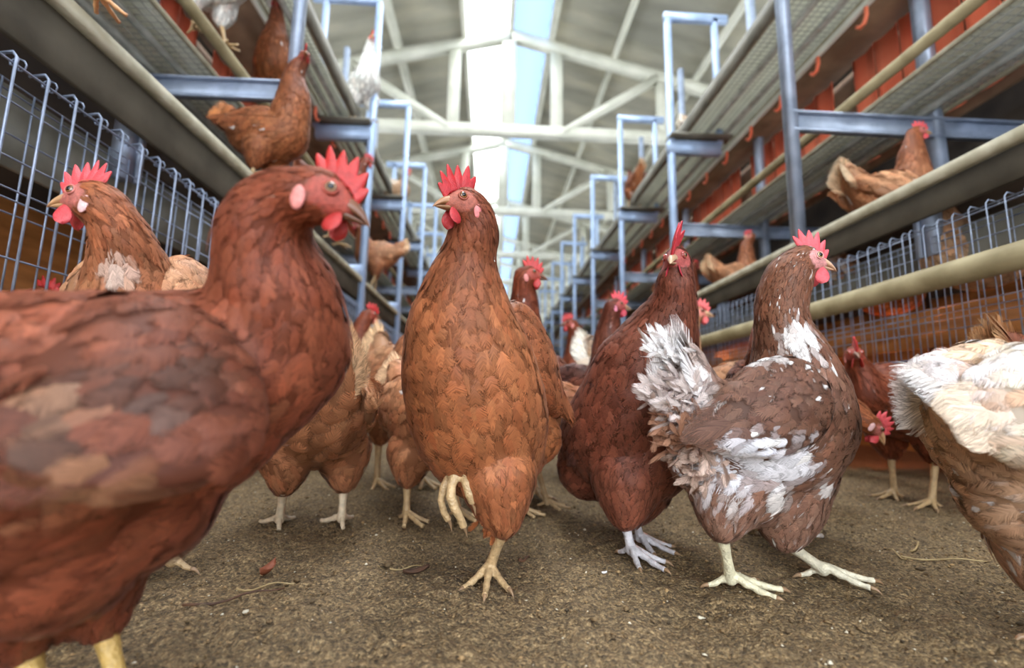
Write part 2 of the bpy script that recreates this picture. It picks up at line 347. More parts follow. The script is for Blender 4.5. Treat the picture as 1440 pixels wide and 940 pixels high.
def surface_feathers(mb, sv, sf, fields, dens=1., mask=None, patches=(), white_p=0., white=(.75, .72, .7), mi=0, jitter=.35, fringe=.4, seed=0, tipmul=1.35, maxn=9000, brv=.13):
    """grow overlapping feathers on surface (sv,sf). fields(pts)-> flow,L,W,lift,color,densw"""
    tris = np.concatenate([sf[:, [0, 1, 2]], sf[:, [0, 2, 3]]]); tris = tris[(tris[:, 1] != tris[:, 2]) & (tris[:, 0] != tris[:, 2])]
    a, b_, c_ = sv[tris[:, 0]], sv[tris[:, 1]], sv[tris[:, 2]]
    cr_ = np.cross(b_-a, c_-a); ar = np.linalg.norm(cr_, axis=1)/2; fn = unit(cr_)
    cen = (a+b_+c_)/3
    fl, L, W, lf, co, dw = fields(cen)
    wgt = ar*dens*dw/(L*W)*5.2
    if mask is not None: wgt = wgt*mask(cen)
    N = int(min(wgt.sum(), maxn))
    if N < 1: return
    idx = RNG.choice(len(tris), N, p=wgt/wgt.sum())
    r1 = np.sqrt(RNG.random(N)); r2 = RNG.random(N)
    p = (1-r1)[:, None]*a[idx]+(r1*(1-r2))[:, None]*b_[idx]+(r1*r2)[:, None]*c_[idx]
    fl, L, W, lf, co, dw = fields(p)
    nr = fn[idx]
    L = L*(1+RNG.normal(0, .18, N)).clip(.5, 1.6); W = W*(1+RNG.normal(0, .18, N)).clip(.5, 1.6)
    d = unit(fl+RNG.normal(0, jitter*.3, (N, 3))); d = unit(d-(d*nr).sum(1, keepdims=True)*nr)
    bvh = BVHTree.FromPolygons([Vector(x) for x in sv], [tuple(q[:3]) if q[0] == q[3] else tuple(q) for q in sf.tolist()])
    rows = np.empty((N, NR, 3)); dcur = d.copy(); cur = p.copy(); ncur = nr.copy()
    rows[:, 0] = p+nr*.0002
    lift = np.where(lf > .3, (lf-.3)*1.6, lf)*(1+RNG.normal(0, .35, N)).clip(.2, 2.5)
    for k in range(1, NR):
        nxt = cur+dcur*(L/(NR-1))[:, None]
        near = np.empty((N, 3)); nn = np.empty((N, 3))
        fnr = bvh.find_nearest
        for i in range(N):
            q = fnr(nxt[i]); near[i] = q[0]; nn[i] = q[1]
        # do not let feathers wrap sharp corners fully: blend straight continuation with surface
        cur = near*.75+nxt*.25; ncur = unit(ncur*.4+nn*.6)
        dcur = unit(dcur-(dcur*ncur).sum(1, keepdims=True)*ncur)
        rows[:, k] = cur+ncur*(lift*L*FT[k]+.0004)[:, None]
    nmid = ncur*.5+nr*.5; nmid = unit(nmid)
    dd = unit(rows[:, -1]-rows[:, 0])
    ph_ = RNG.random(6)*6.28
    lfv = np.sin(p[:, 0]*95+ph_[0]+2*np.sin(p[:, 2]*60+ph_[1]))*np.sin(p[:, 2]*80+ph_[2]+2*np.sin(p[:, 1]*70+ph_[3]))
    br = np.exp(RNG.normal(0, brv, N)+.17*lfv)[:, None]
    col = co*br; hue = RNG.normal(0, .06, (N, 1)); col = col*np.concatenate([1+hue*.3, 1+hue, 1+hue*1.2], 1)
    tip = np.minimum(col*tipmul+.01, .9)
    for (pp, rr, cc, st) in patches:
        dist = np.linalg.norm(p-pp, axis=1)/rr; k_ = np.clip((1.15-dist)*2.2+RNG.normal(0, .35, N), 0, 1)*st
        k_ = k_[:, None]; cc = np.array(cc)*np.exp(RNG.normal(0, .12, (N, 1)))
        col = col*(1-k_)+cc*k_; tip = tip*(1-k_)+cc*k_
    if white_p:
        wm = RNG.random(N) < white_p; W[wm] *= .6; tip[wm] = white; wm &= RNG.random(N) < .35; col[wm] = np.array(white)*.9
    fr_ = np.clip(fringe*(1+RNG.normal(0, .4, N)), 0, 1)
    wisp = lf > .3
    asp = L/W
    for m_, sh, cb_ in ((wisp, 'wisp', .1), (~wisp & (asp > 2.4), 'lance', .25), (~wisp & (asp <= 2.4), 'round', .22)):
        feather_sheet(mb, rows[m_], nmid[m_], dd[m_], W[m_], col[m_], tip[m_], fr_[m_], sh, cb_, mi)

def quills(mb, base, direc, nrm, L, W, col, tip, fringe=.5, curve=.0, bend=None, mi=0, shaft=None):
    """long stiff feathers; curve bends towards -nrm"""
    base = np.atleast_2d(base); n_ = len(base)
    direc = unit(np.atleast_2d(direc)); nrm = np.atleast_2d(nrm)*np.ones((n_, 1)); nrm = unit(nrm-(nrm*direc).sum(1, keepdims=True)*direc)
    L = np.ones(n_)*L; W = np.ones(n_)*W
    rows = base[:, None]+direc[:, None]*(L[:, None]*FT[None])[..., None]-nrm[:, None]*(curve*L[:, None]*FT[None]**2)[..., None]
    col = np.ones((n_, 3))*np.atleast_2d(col)*np.exp(RNG.normal(0, .1, (n_, 1))); tip = np.ones((n_, 3))*np.atleast_2d(tip)
    feather_sheet(mb, rows, nrm, direc, W, col, tip, np.full(n_, fringe), 'quill', .18, mi, shaft)

# ------------------------------------------------------------------ hen builder
Z3 = np.array([0, 0, 1.])
def frame(yaw, pitch=0, roll=0):
    y, p_, r = map(math.radians, (yaw, pitch, roll))
    f = np.array([math.cos(y)*math.cos(p_), math.sin(y)*math.cos(p_), math.sin(p_)])
    l_ = np.array([-math.sin(y), math.cos(y), 0]); u = np.cross(f, l_)
    l2 = l_*math.cos(r)+u*math.sin(r); u2 = np.cross(f, l2)
    return np.stack([f, l2, u2], 1)     # columns fwd,left,up
def catmull(pts, k=5):
    pts = np.array(pts, float); out = []
    q = np.concatenate([[2*pts[0]-pts[1]], pts, [2*pts[-1]-pts[-2]]])
    for i in range(1, len(q)-2):
        for t in np.linspace(0, 1, k, endpoint=False):
            p0, p1, p2, p3 = q[i-1], q[i], q[i+1], q[i+2]
            out.append(.5*((2*p1)+(-p0+p2)*t+(2*p0-5*p1+4*p2-p3)*t*t+(-p0+3*p1-3*p2+p3)*t**3))
    out.append(pts[-1]); return np.array(out)

PAL = dict(
    mid=dict(neck=(112, 62, 40), body=(146, 88, 54), wing=(126, 74, 46), thigh=(138, 82, 52), tail=(170, 108, 64), head=(118, 56, 36), comb=(172, 28, 32), wat=(176, 48, 52), face=(158, 84, 66), lobe=(214, 120, 118), beak=(150, 108, 74)),
    red=dict(neck=(112, 56, 36), body=(122, 64, 42), wing=(100, 54, 37), thigh=(116, 60, 40), tail=(140, 80, 50), head=(124, 58, 32), comb=(178, 42, 40), wat=(170, 42, 40), face=(160, 70, 56), lobe=(212, 130, 122), beak=(112, 76, 56)),
    dark=dict(neck=(98, 52, 36), body=(104, 56, 40), wing=(78, 46, 38), thigh=(116, 66, 48), tail=(110, 64, 46), head=(96, 44, 32), comb=(196, 56, 66), wat=(172, 34, 54), face=(160, 74, 68), lobe=(220, 130, 150), beak=(172, 140, 110)),
    spec=dict(neck=(112, 72, 52), body=(112, 78, 62), wing=(94, 64, 50), thigh=(130, 96, 80), tail=(206, 196, 190), head=(124, 72, 46), comb=(206, 78, 86), wat=(204, 72, 80), face=(200, 136, 132), lobe=(214, 206, 226), beak=(196, 156, 128)),
    tan=dict(neck=(138, 80, 52), body=(168, 112, 78), wing=(176, 126, 92), thigh=(160, 104, 72), tail=(206, 170, 134), head=(150, 84, 50), comb=(204, 72, 78), wat=(196, 62, 68), face=(186, 108, 98), lobe=(226, 180, 180), beak=(190, 150, 110)),
    pale=dict(neck=(176, 132, 98), body=(186, 148, 114), wing=(206, 186, 166), thigh=(160, 122, 98), tail=(226, 214, 200), head=(170, 108, 70), comb=(220, 96, 96), wat=(214, 90, 90), face=(214, 130, 116), lobe=(230, 190, 190), beak=(196, 156, 120)),
    white=dict(neck=(224, 220, 212), body=(226, 222, 214), wing=(206, 206, 212), thigh=(220, 216, 208), tail=(228, 226, 220), head=(226, 222, 214), comb=(222, 70, 50), wat=(216, 70, 60), face=(220, 110, 90), lobe=(230, 210, 200), beak=(206, 176, 120)),
)

def head_parts(root, org, hp, R, s, pal, hi, combbend=.0, combh=1., wat=1., combn=6, combtilt=0., lobes=1., iris=(150, 96, 52)):
    """comb, wattles, lobes, beak, eyes as children; head local cm -> world"""
    cmm = .01*s
    def T(v): return hp+(np.atleast_2d(v)*cmm) @ R.T
    # comb
    nu_, nv_ = (96, 9) if hi else (36, 4)
    bc = catmull([(2.45, 0, .2), (1.85, 0, .95), (1.05, 0, 1.4), (.2, 0, 1.66), (-.75, 0, 1.62)], 10)
    uu = np.linspace(0, 1, nu_); bi = uu*(len(bc)-1); i0 = np.minimum(bi.astype(int), len(bc)-2); fr = (bi-i0)[:, None]
    B = bc[i0]*(1-fr)+bc[i0+1]*fr
    ang = np.radians(np.interp(uu, [0, .25, .6, 1], [42, 62, 92, 124])+combtilt)
    ph = (uu*combn) % 1; k_ = np.floor(uu*combn)
    saw = (1-np.abs(2*ph-1)**1.25)**1.15
    rj = np.array([.8, 1, 1.05, .95, 1.1, .9, .8, .9, 1][:9]); env = np.interp(uu, [0, .12, .45, .8, 1], [.35, .9, 1.35, 1.25, .7])
    hgt = env*(.82+.85*saw*rj[k_.astype(int) % 9])*combh
    hgt *= np.interp(uu, [0, .04, .95, 1], [.5, 1, 1, .6])
    D = np.stack([np.cos(ang), 0*ang, np.sin(ang)], 1)
    vv = np.linspace(-.12, 1, nv_)
    G = B[:, None]+D[:, None]*(hgt[:, None]*vv[None])[..., None]
    wob = combbend*np.clip(vv, 0, 1)[None]**1.5*hgt[:, None]+.12*np.sin(uu*9)[:, None]*np.clip(vv, 0, 1)[None]
    th = .22*(1-.72*np.clip(vv, 0, 1)[None])*np.interp(uu, [0, .05, .95, 1], [.4, 1, 1, .4])[:, None]
    G1 = G.copy(); G1[..., 1] = wob+th; G2 = G.copy(); G2[..., 1] = wob-th
    V = np.concatenate([G1.reshape(-1, 3), G2.reshape(-1, 3)]); n1 = nu_*nv_; Fc = []
    for i in range(nu_-1):
        for j in range(nv_-1):
            a = i*nv_+j; Fc.append((a, a+nv_, a+nv_+1, a+1)); Fc.append((n1+a, n1+a+1, n1+a+nv_+1, n1+a+nv_))
        a = i*nv_+nv_-1; Fc.append((a, a+nv_, n1+a+nv_, n1+a)); a = i*nv_; Fc.append((a, n1+a, n1+a+nv_, a+nv_))
    for i in (0, nu_-1):
        for j in range(nv_-1):
            a = i*nv_+j; Fc.append((a, a+1, n1+a+1, n1+a) if i == 0 else (a+1, a, n1+a, n1+a+1))
    cc = srgb(pal['comb'])
    cf = np.tile(np.clip(vv, 0, 1), nu_); cf = np.concatenate([cf, cf])
    colc = cc[None]*(.9+.25*cf[:, None])
    MB().add(T(V), Fc, colc).build('comb', M_skin, root, org, True)
    # wattles
    for sg in (1, -1):
        m = MB(); V = []; nu2, nv2 = (16, 12) if hi else (8, 6)
        for i in range(nv2+1):
            t = i/nv2; rr = math.sin(math.pi*min(1, max(0, t)))**.6*(.55+.45*t)
            for j in range(nu2):
                a = 2*math.pi*j/nu2
                V.append((1.75+.9*wat*rr*math.cos(a)-.25*t, sg*(.55+.35*t)+.17*rr*math.sin(a)+sg*.18*math.cos(a)*t, -.75-2.0*wat*t))
        Fc = [(i*nu2+j, (i+1)*nu2+j, (i+1)*nu2+(j+1) % nu2, i*nu2+(j+1) % nu2) for i in range(nv2) for j in range(nu2)]
        m.add(T(V), Fc, srgb(pal['wat'])).build('wattle', M_skin, root, org, True)
        if lobes:
            m = MB(); A = np.radians(12); RR = R @ np.array([[math.cos(A), 0, -math.sin(A)], [0, 1, 0], [math.sin(A), 0, math.cos(A)]])
            m.ell(T((-.55, sg*1.5, -.95))[0], np.array([.46*lobes, .16, .85*lobes])*cmm, RR, 12, 10, srgb(pal['lobe']))
            m.build('earlobe', M_skin, root, org, True)
    # beak
    def beak(x0, x1, zc, hw, hh, drop, name, cB, cT):
        k = 12; V = []; nsg = 12; cols = []
        for i in range(k):
            t = i/(k-1); x = x0+(x1-x0)*t; z = zc+drop*t**2.2; w1 = hw*(1-t)**.62+.03; h1 = hh*(1-t**1.5)**.75+.03
            for j in range(nsg):
                a = 2*math.pi*j/nsg; sy = math.cos(a); sz = math.sin(a)
                if name == 'upper_beak' and sz < 0: sz *= .45
                if name == 'lower_beak' and sz > 0: sz *= .4
                V.append((x, w1*sy, z+h1*sz)); cols.append(np.array(cB)*(1-t)+np.array(cT)*t)
        Fc = [(i*nsg+j, (i+1)*nsg+j, (i+1)*nsg+(j+1) % nsg, i*nsg+(j+1) % nsg) for i in range(k-1) for j in range(nsg)]
        V.append((x1+.02*(x1-x0), 0, zc+drop)); cols.append(cT); e = len(V)-1
        Fc += [((k-1)*nsg+j, e, (k-1)*nsg+(j+1) % nsg, (k-1)*nsg+j) for j in range(nsg)]
        return MB().add(T(V), Fc, np.array(cols)).build(name, M_beak, root, org, True)
    bk = srgb(pal['beak'])
    beak(1.6, 3.72, -.2, .72, .72, -.86, 'upper_beak', bk*.9+srgb(pal['face'])*.1, np.minimum(bk*1.15, 1))
    beak(1.6, 3.45, -.74, .54, .32, -.2, 'lower_beak', bk*.8, bk)
    # eyes
    for sg in (1, -1):
        c = np.array((.95, sg*.98, .28)); er = .52
        out = unit(np.array((.18, sg*1., .12)))
        ex = unit(np.cross(Z3, out)); ez = np.cross(out, ex); RR = R @ np.stack([ex, ez, out], 1)
        m = MB(); nu3, nv3 = 18, 12
        V = []; cols = []
        for i in range(nv3+1):
            th = math.pi*i/nv3
            for j in range(nu3):
                p_ = 2*math.pi*j/nu3; V.append((math.sin(th)*math.cos(p_), math.sin(th)*math.sin(p_), math.cos(th)))
                cols.append(srgb(iris) if th < .66 else srgb((40, 22, 18)) if th < .80 else srgb(pal['face'])*.8)
        V = np.array(V)*er
        Fc = [(i*nu3+j, (i+1)*nu3+j, (i+1)*nu3+(j+1) % nu3, i*nu3+(j+1) % nu3) for i in range(nv3) for j in range(nu3)]
        eye = m.add(T(c)[0]+(V*cmm) @ RR.T, Fc, np.array(cols)).build('eye', M_eye, root, org, True)
        pc = T(c+out*er*.80)[0]
        MB().ell(pc, np.array([.25, .25, .13])*cmm, RR, 14, 8).build('pupil', M_pupil, eye, org, True)
        if hi:
            m = MB(); rg = []
            for j in range(25):
                a = 2*math.pi*j/24; rg.append((math.cos(a)*er*.86, math.sin(a)*er*.78, er*.58))
            m.tube(T(c)[0]+(np.array(rg)*cmm) @ RR.T, .085*cmm, 8, cap=False, col=srgb(pal['face'])*1.15)
            m.build('eyelid', M_face, eye, org, True)

def toes_std(foot, yaw, s, spread=1.):
    out = []; f = np.array(foot, float)
    for a, L in ((0, .053), (34*spread, .042), (-34*spread, .044), (176, .024)):
        an = math.radians(yaw+a); d = np.array([math.cos(an), math.sin(an), 0]); L *= s
        n_ = 9; pts = []
        for i in range(n_):
            t = i/(n_-1); z = .0125*s*(1-t)**1.6+.0045*s+.0022*s*abs(math.sin(t*math.pi*3))*(1-t)
            pts.append(f*[1, 1, 0]+[0, 0, f[2]+z]+d*(L*t))
        out.append((np.array(pts), .0044*s if a != 176 else .0038*s))
    return out
def leg(root, org, hock, ankle, toes, s, hi, col, name='leg'):
    m = MB(); hock = np.array(hock, float); ankle = np.array(ankle, float)
    k = 9; pts = [hock*(1-t)+ankle*t for t in np.linspace(0, 1, k)]
    rad = np.interp(np.linspace(0, 1, k), [0, .15, .5, .85, 1], [.0085, .0072, .0056, .0062, .0075])*s
    m.tube(pts, rad, 10); claws = []
    m.ell(ankle, .0078*s, None, 10, 8)
    for pt, r0 in toes:
        k = len(pt); t = np.linspace(0, 1, k)
        r = r0*(1.1-.38*t)*(1+.13*np.cos(t*math.pi*6))
        m.tube(np.concatenate([[ankle*.7+pt[0]*.3], pt]), np.concatenate([[r0*1.2], r]), 8)
        claws.append(pt)
    c = np.array(srgb(col))
    if hi:
        v, f = remesh(m, .0013*s, 3); m = MB().add(v, f, c)
    else:
        m.c = [np.tile(c, (len(x), 1)) for x in m.v]
    lg = m.build(name, M_scale, root, org, True)
    if hi:
        for pt in claws:
            d = unit(pt[-1]-pt[-3]); cl = MB(); P0 = pt[-1]-d*.001*s
            pp = [P0+d*.011*s*t+np.array([0, 0, -.0035*s*t*t+.0012*s*math.sin(t*3)]) for t in np.linspace(0, 1, 6)]
            cl.tube(pp, np.array([.0026, .0024, .002, .0015, .0009, .0003])*s, 8, col=srgb((150, 120, 90)))
            cl.build('claw', M_beak, lg, org, True)
    return lg

def build_hen(label, group=None, head=None, neck=(), torso=(), extra=(), tail=None, legs=(), wings='auto', pal='mid', s=1., q=1., patches=(), white_p=0.,
              white=(.72, .68, .66), hi=True, wdark=1., fscale=1., hk={}, legcol=(190, 160, 118), wing_white=0., root=None, fluff=(), name='hen', cat='hen', jit=.35, hair=1.):
    pal = dict(PAL[pal]) if isinstance(pal, str) else pal
    hpos, yaw, pitch, roll, hs = head; R = frame(yaw, pitch, roll); cmm = .01*hs
    torso = [(np.array(p_, float), r) for p_, r in torso]; neck = [(np.array(p_, float), r) for p_, r in neck]
    if root is None:
        root = torso[len(torso)//2][0].copy(); root[2] = min([l_['foot'][2] for l_ in legs] or [0])
    rt = empty(name, root, label, cat, group)
    B = []   # blobs: pos, r, flow, L, W, lift, col, dens
    def HB(x, z, r, y=0): B.append((hpos+R @ (np.array([x, y, z])*cmm), r*cmm, -R[:, 0]*.9-R[:, 2]*.25, .007, .0022, .05, srgb(pal['head']), 1.))
    HB(-.3, .05, 1.68); HB(-1.2, -.3, 1.6); HB(1.0, -.1, 1.25); HB(1.9, -.35, .85); HB(.3, -.7, 1.3); HB(.2, .35, 1.4)
    for sg in (1, -1): HB(.2, -.55, .95, sg*.65)
    # neck chain
    nb = hpos+R @ (np.array([-1.0, 0, -.5])*cmm)
    allc = [(nb, 1.75*cmm)]+neck+[torso[0]]
    arr = catmull([np.append(p_, r) for p_, r in allc], 6)
    tn = np.gradient(arr[:, :3], axis=0); tn = unit(tn)
    for i, a in enumerate(arr[:-1]):
        t = i/(len(arr)-1)
        c = srgb(pal['neck'])*(1-t**2)+srgb(pal['body'])*t**2
        B.append((a[:3], a[3], tn[i], .013+.009*t, .0036+.006*t**1.6, .07, c, 1.))
    arr = catmull([np.append(p_, r) for p_, r in torso], 6) if len(torso) > 1 else np.array([np.append(*torso[0])])
    tn = unit(np.gradient(arr[:, :3], axis=0)) if len(arr) > 1 else np.array([[0, 0, -1.]])
    for i, a in enumerate(arr):
        t = i/max(1, len(arr)-1)
        B.append((a[:3], a[3], unit(tn[i]+np.array([0, 0, -.35*(1-t)])), .024, .0118, .045, srgb(pal['body']), 1.))
    ht = torso[-1][0]
    for e_ in extra:
        p_, r, fl = e_[:3]; key = e_[3] if len(e_) > 3 else 'body'; lf = e_[4] if len(e_) > 4 else .1; Ls = e_[5] if len(e_) > 5 else 1.
        B.append((np.array(p_, float), r, unit(fl), .026*Ls, .013*Ls, lf, srgb(pal[key]), 1.))
    if tail is not None:
        tb, tt = np.array(tail['base'], float), np.array(tail['tip'], float)
        for t in np.linspace(0, .45, 5):
            B.append((tb*(1-t)+tt*t, tail.get('r', .035)*(1-1.1*t), unit(tt-tb), .032, .013, .12, srgb(pal['tail'])*.4+srgb(pal['body'])*.6, 1.))
        for t in np.linspace(.2, 1, 4): B.append((ht*(1-t)+tb*t, torso[-1][1]*(1-t)+tail.get('r', .035)*t, unit(tt-ht), .028, .015, .09, srgb(pal['body']), 1.))
    for lg in legs:
        if 'thigh' in lg:
            tp, tr = np.array(lg['thigh'][0], float), lg['thigh'][1]; hk_ = np.array(lg['hock'], float)
            for t in np.linspace(0, 1, 6):
                B.append((tp*(1-t)+hk_*t, tr*(1-t)**.8+.0105*s*t+.0*t, unit(hk_-tp+np.array([0, 0, -.01])), .022-.008*t, .0062-.002*t, .09, srgb(pal['thigh']), 1.))
    pos = np.array([b_[0] for b_ in B]); rad = np.array([b_[1] for b_ in B]); flo = np.array([b_[2] for b_ in B])
    par = np.array([(b_[3]*s, b_[4]*s, b_[5], *b_[6], b_[7]) for b_ in B])
    m = MB()
    for p_, r in zip(pos, rad): m.ell(p_, r, None, 18, 12)
    sv, sf = remesh(m, (.0042 if hi else .008)*s, 10 if hi else 4)
    def fields(x):
        d = np.linalg.norm(x[:, None]-pos[None], axis=2)-rad[None]
        w_ = np.exp(-np.clip(d, 0, None)/(.010*s))*1./(1+0*d); w_ /= w_.sum(1, keepdims=True)+1e-12
        pr = w_ @ par; return unit(w_ @ flo), pr[:, 0]*fscale, pr[:, 1]*fscale, pr[:, 2], pr[:, 3:6], pr[:, 6]
    def facemask(x):
        q_ = ((x-hpos) @ R)/cmm
        a = ((q_[:, 0]-1.25)/1.65)**2+((q_[:, 2]+.05)/1.2)**2
        face = (a < 1) & (q_[:, 0] > -1) & (np.abs(q_[:, 1]) < 3) & (q_[:, 2] > -2)
        face |= (q_[:, 0] > 1.2) & (np.abs(q_[:, 2]) < 1.2) & (np.abs(q_[:, 1]) < 1.6) & (q_[:, 0] < 4)
        return face
    mb = MB()
    fc = sv[sf].mean(1); fm = facemask(fc)
    _, _, _, _, cb_, _ = fields(sv); colv = cb_*.75; colv[facemask(sv)] = srgb(pal['face'])
    mb.add(sv, sf[~fm], colv, None, 0)
    if fm.any():
        mb.f.append(sf[fm]); mb.mi.append(np.ones(fm.sum(), int))
    surface_feathers(mb, sv, sf, fields, q*.62, lambda x: (~facemask(x)).astype(float), patches, white_p, white, jitter=jit, maxn=15000 if hi else 1700)
    if hi:
        def f2(x):
            fl, L, W, lf, co, dw = fields(x); lv = np.where(RNG.random(len(x)) < .5, 1.18, .84)[:, None]
            return fl, L*.62, np.full(len(x), .0012*s), lf*.35+.31, co*lv, dw
        surface_feathers(mb, sv, sf, f2, q*.12*hair, lambda x: (~facemask(x)).astype(float), patches, white_p, white, jitter=.8, fringe=.3, maxn=7000)
    for (fp, fr2, fd, nF, cF, LF) in fluff:      # loose fluffy wisps: centre, radius, direction, count, colour, length
        c0 = np.array(fp)+unit(RNG.normal(0, 1, (nF, 3)))*fr2*RNG.random((nF, 1))**.33
        dd = unit(np.array(fd)+RNG.normal(0, .5, (nF, 3)))
        quills(mb, c0, dd, unit(RNG.normal(0, 1, (nF, 3))), LF*(1+RNG.normal(0, .25, nF)), .006, srgb(cF), np.minimum(srgb(cF)*1.2, .95), .5, .15)
    mb.build('body', [M_feather, M_face], rt, root, True)
    head_parts(rt, root, hpos, R, hs, pal, hi, **hk)
    # wings
    ct = torso[0][0]; mid = torso[len(torso)//2]
    if wings == 'auto':
        fw = unit(ct-ht); lat = unit(np.cross(Z3, fw)); wings = []
        for sg in (1, -1):
            L_ = np.linalg.norm(ct-ht)
            c = ct*.45+ht*.55+lat*sg*mid[1]*.66+Z3*mid[1]*.18
            wings.append(dict(a=c+fw*.085*s, b=c-fw*.115*s-Z3*.012*s, n=lat*sg*1.+Z3*.25, w=.058*s, t=.026*s))
    for wg in wings:
        a, b_ = np.array(wg['a'], float), np.array(wg['b'], float); A = unit(b_-a); N = unit(np.array(wg['n'], float)-np.dot(wg['n'], A)*A); Bx = np.cross(N, A)
        if Bx[2] < 0: Bx = -Bx
        Lw = np.linalg.norm(b_-a); m = MB(); V = []; nu_, nv_ = (24, 18)
        for i in range(nv_+1):
            t = i/nv_; pr = (math.sin(math.pi*min(t, 1)**.72))**.7 if 0 < t < 1 else 0
            for j in range(nu_):
                an = 2*math.pi*j/nu_
                V.append(a+A*Lw*t+Bx*(wg['w']*pr*math.cos(an)+wg['w']*.25*(.5-t))+N*(wg['t']*pr*math.sin(an)))
        V = np.array(V); Fc = np.array([(i*nu_+j, i*nu_+(j+1) % nu_, (i+1)*nu_+(j+1) % nu_, (i+1)*nu_+j) for i in range(nv_) for j in range(nu_)])
        # orient outward
        cc = V.mean(0); fn = np.cross(V[Fc[:, 1]]-V[Fc[:, 0]], V[Fc[:, 3]]-V[Fc[:, 0]]); 
        if (fn*(V[Fc].mean(1)-cc)).sum() < 0: Fc = Fc[:, ::-1]
        wc = srgb(pal['wing']); wm = MB(); wm.add(V, Fc, wc*.7)
        def wf(x):
            t = np.clip(((x-a) @ A)/Lw, 0, 1); n_ = len(x)
            return (np.tile(A, (n_, 1))+Bx*((x-a) @ Bx)[:, None]*-2., (.014+.026*t**1.3)*s*fscale, (.0095+.004*t)*s*fscale, np.full(n_, .04), np.tile(wc, (n_, 1))*(1+.1*t[:, None]), (1-.45*t))
        def wmk(x): return (((x-a) @ A)/Lw < .985)*1.*(((x-a) @ N) > -.3*wg['t'])
        surface_feathers(wm, V, Fc, wf, q*.8, wmk, patches, wing_white or white_p, white, jitter=.25, fringe=.5, tipmul=1.5, maxn=4000 if hi else 400)
        nq = 12 if hi else 6
        tq = np.linspace(-.75, .75, nq)
        bs = a+A*Lw*.62+Bx*(wg['w']*.7*tq)[:, None]+N*(wg['t']*.45*(1-np.abs(tq))+.002)[:, None]
        quills(wm, bs, A[None]-Bx[None]*(tq*.38)[:, None], N, Lw*(.52+.05*tq), .016*s, wc*wdark, np.minimum(wc*1.5, .9), .5, .02)
        wm.build('wing', M_feather, rt, root, True)
    if tail is not None:
        tm = MB(); tb, tt = np.array(tail['base'], float), np.array(tail['tip'], float); A = tt-tb; Lt = np.linalg.norm(A); A = unit(A)
        lat = unit(np.cross(A, tail.get('up', Z3))); upv = np.cross(lat, A); nq = tail.get('n', 7); tc_ = srgb(pal['tail']); sp = tail.get('spread', .25)
        for sg in (1, -1):
            t = np.linspace(0, 1, nq)
            bs = tb-A*.01+lat*sg*(.004+.010*t)[:, None]-upv*(.016*t)[:, None]
            dr = A[None]+lat*sg*(sp*t)[:, None]-upv*(.42*t)[:, None]
            nn = lat*sg*(.6+.4*t)[:, None]+upv*(.7-.4*t)[:, None]
            quills(tm, bs, dr, nn, Lt*(1-.28*t), tail.get('w', .026)*s, tc_, np.array(srgb(tail['tipc'])) if 'tipc' in tail else np.minimum(tc_*1.35, .9), .6, .06)
        tm.build('tail', M_feather, rt, root, True)
    for lg in legs:
        if lg.get('hide'): continue
        ft = np.array(lg['foot'], float)
        ank = ft+np.array([0, 0, .0135*s]); tz = lg.get('toes') or toes_std(ft, lg.get('yaw', yaw), s, lg.get('spread', 1))
        if 'ankle' in lg: ank = np.array(lg['ankle'], float)
        leg(rt, root, lg['hock'], ank, tz, s, hi, lg.get('col', legcol))
    return rt

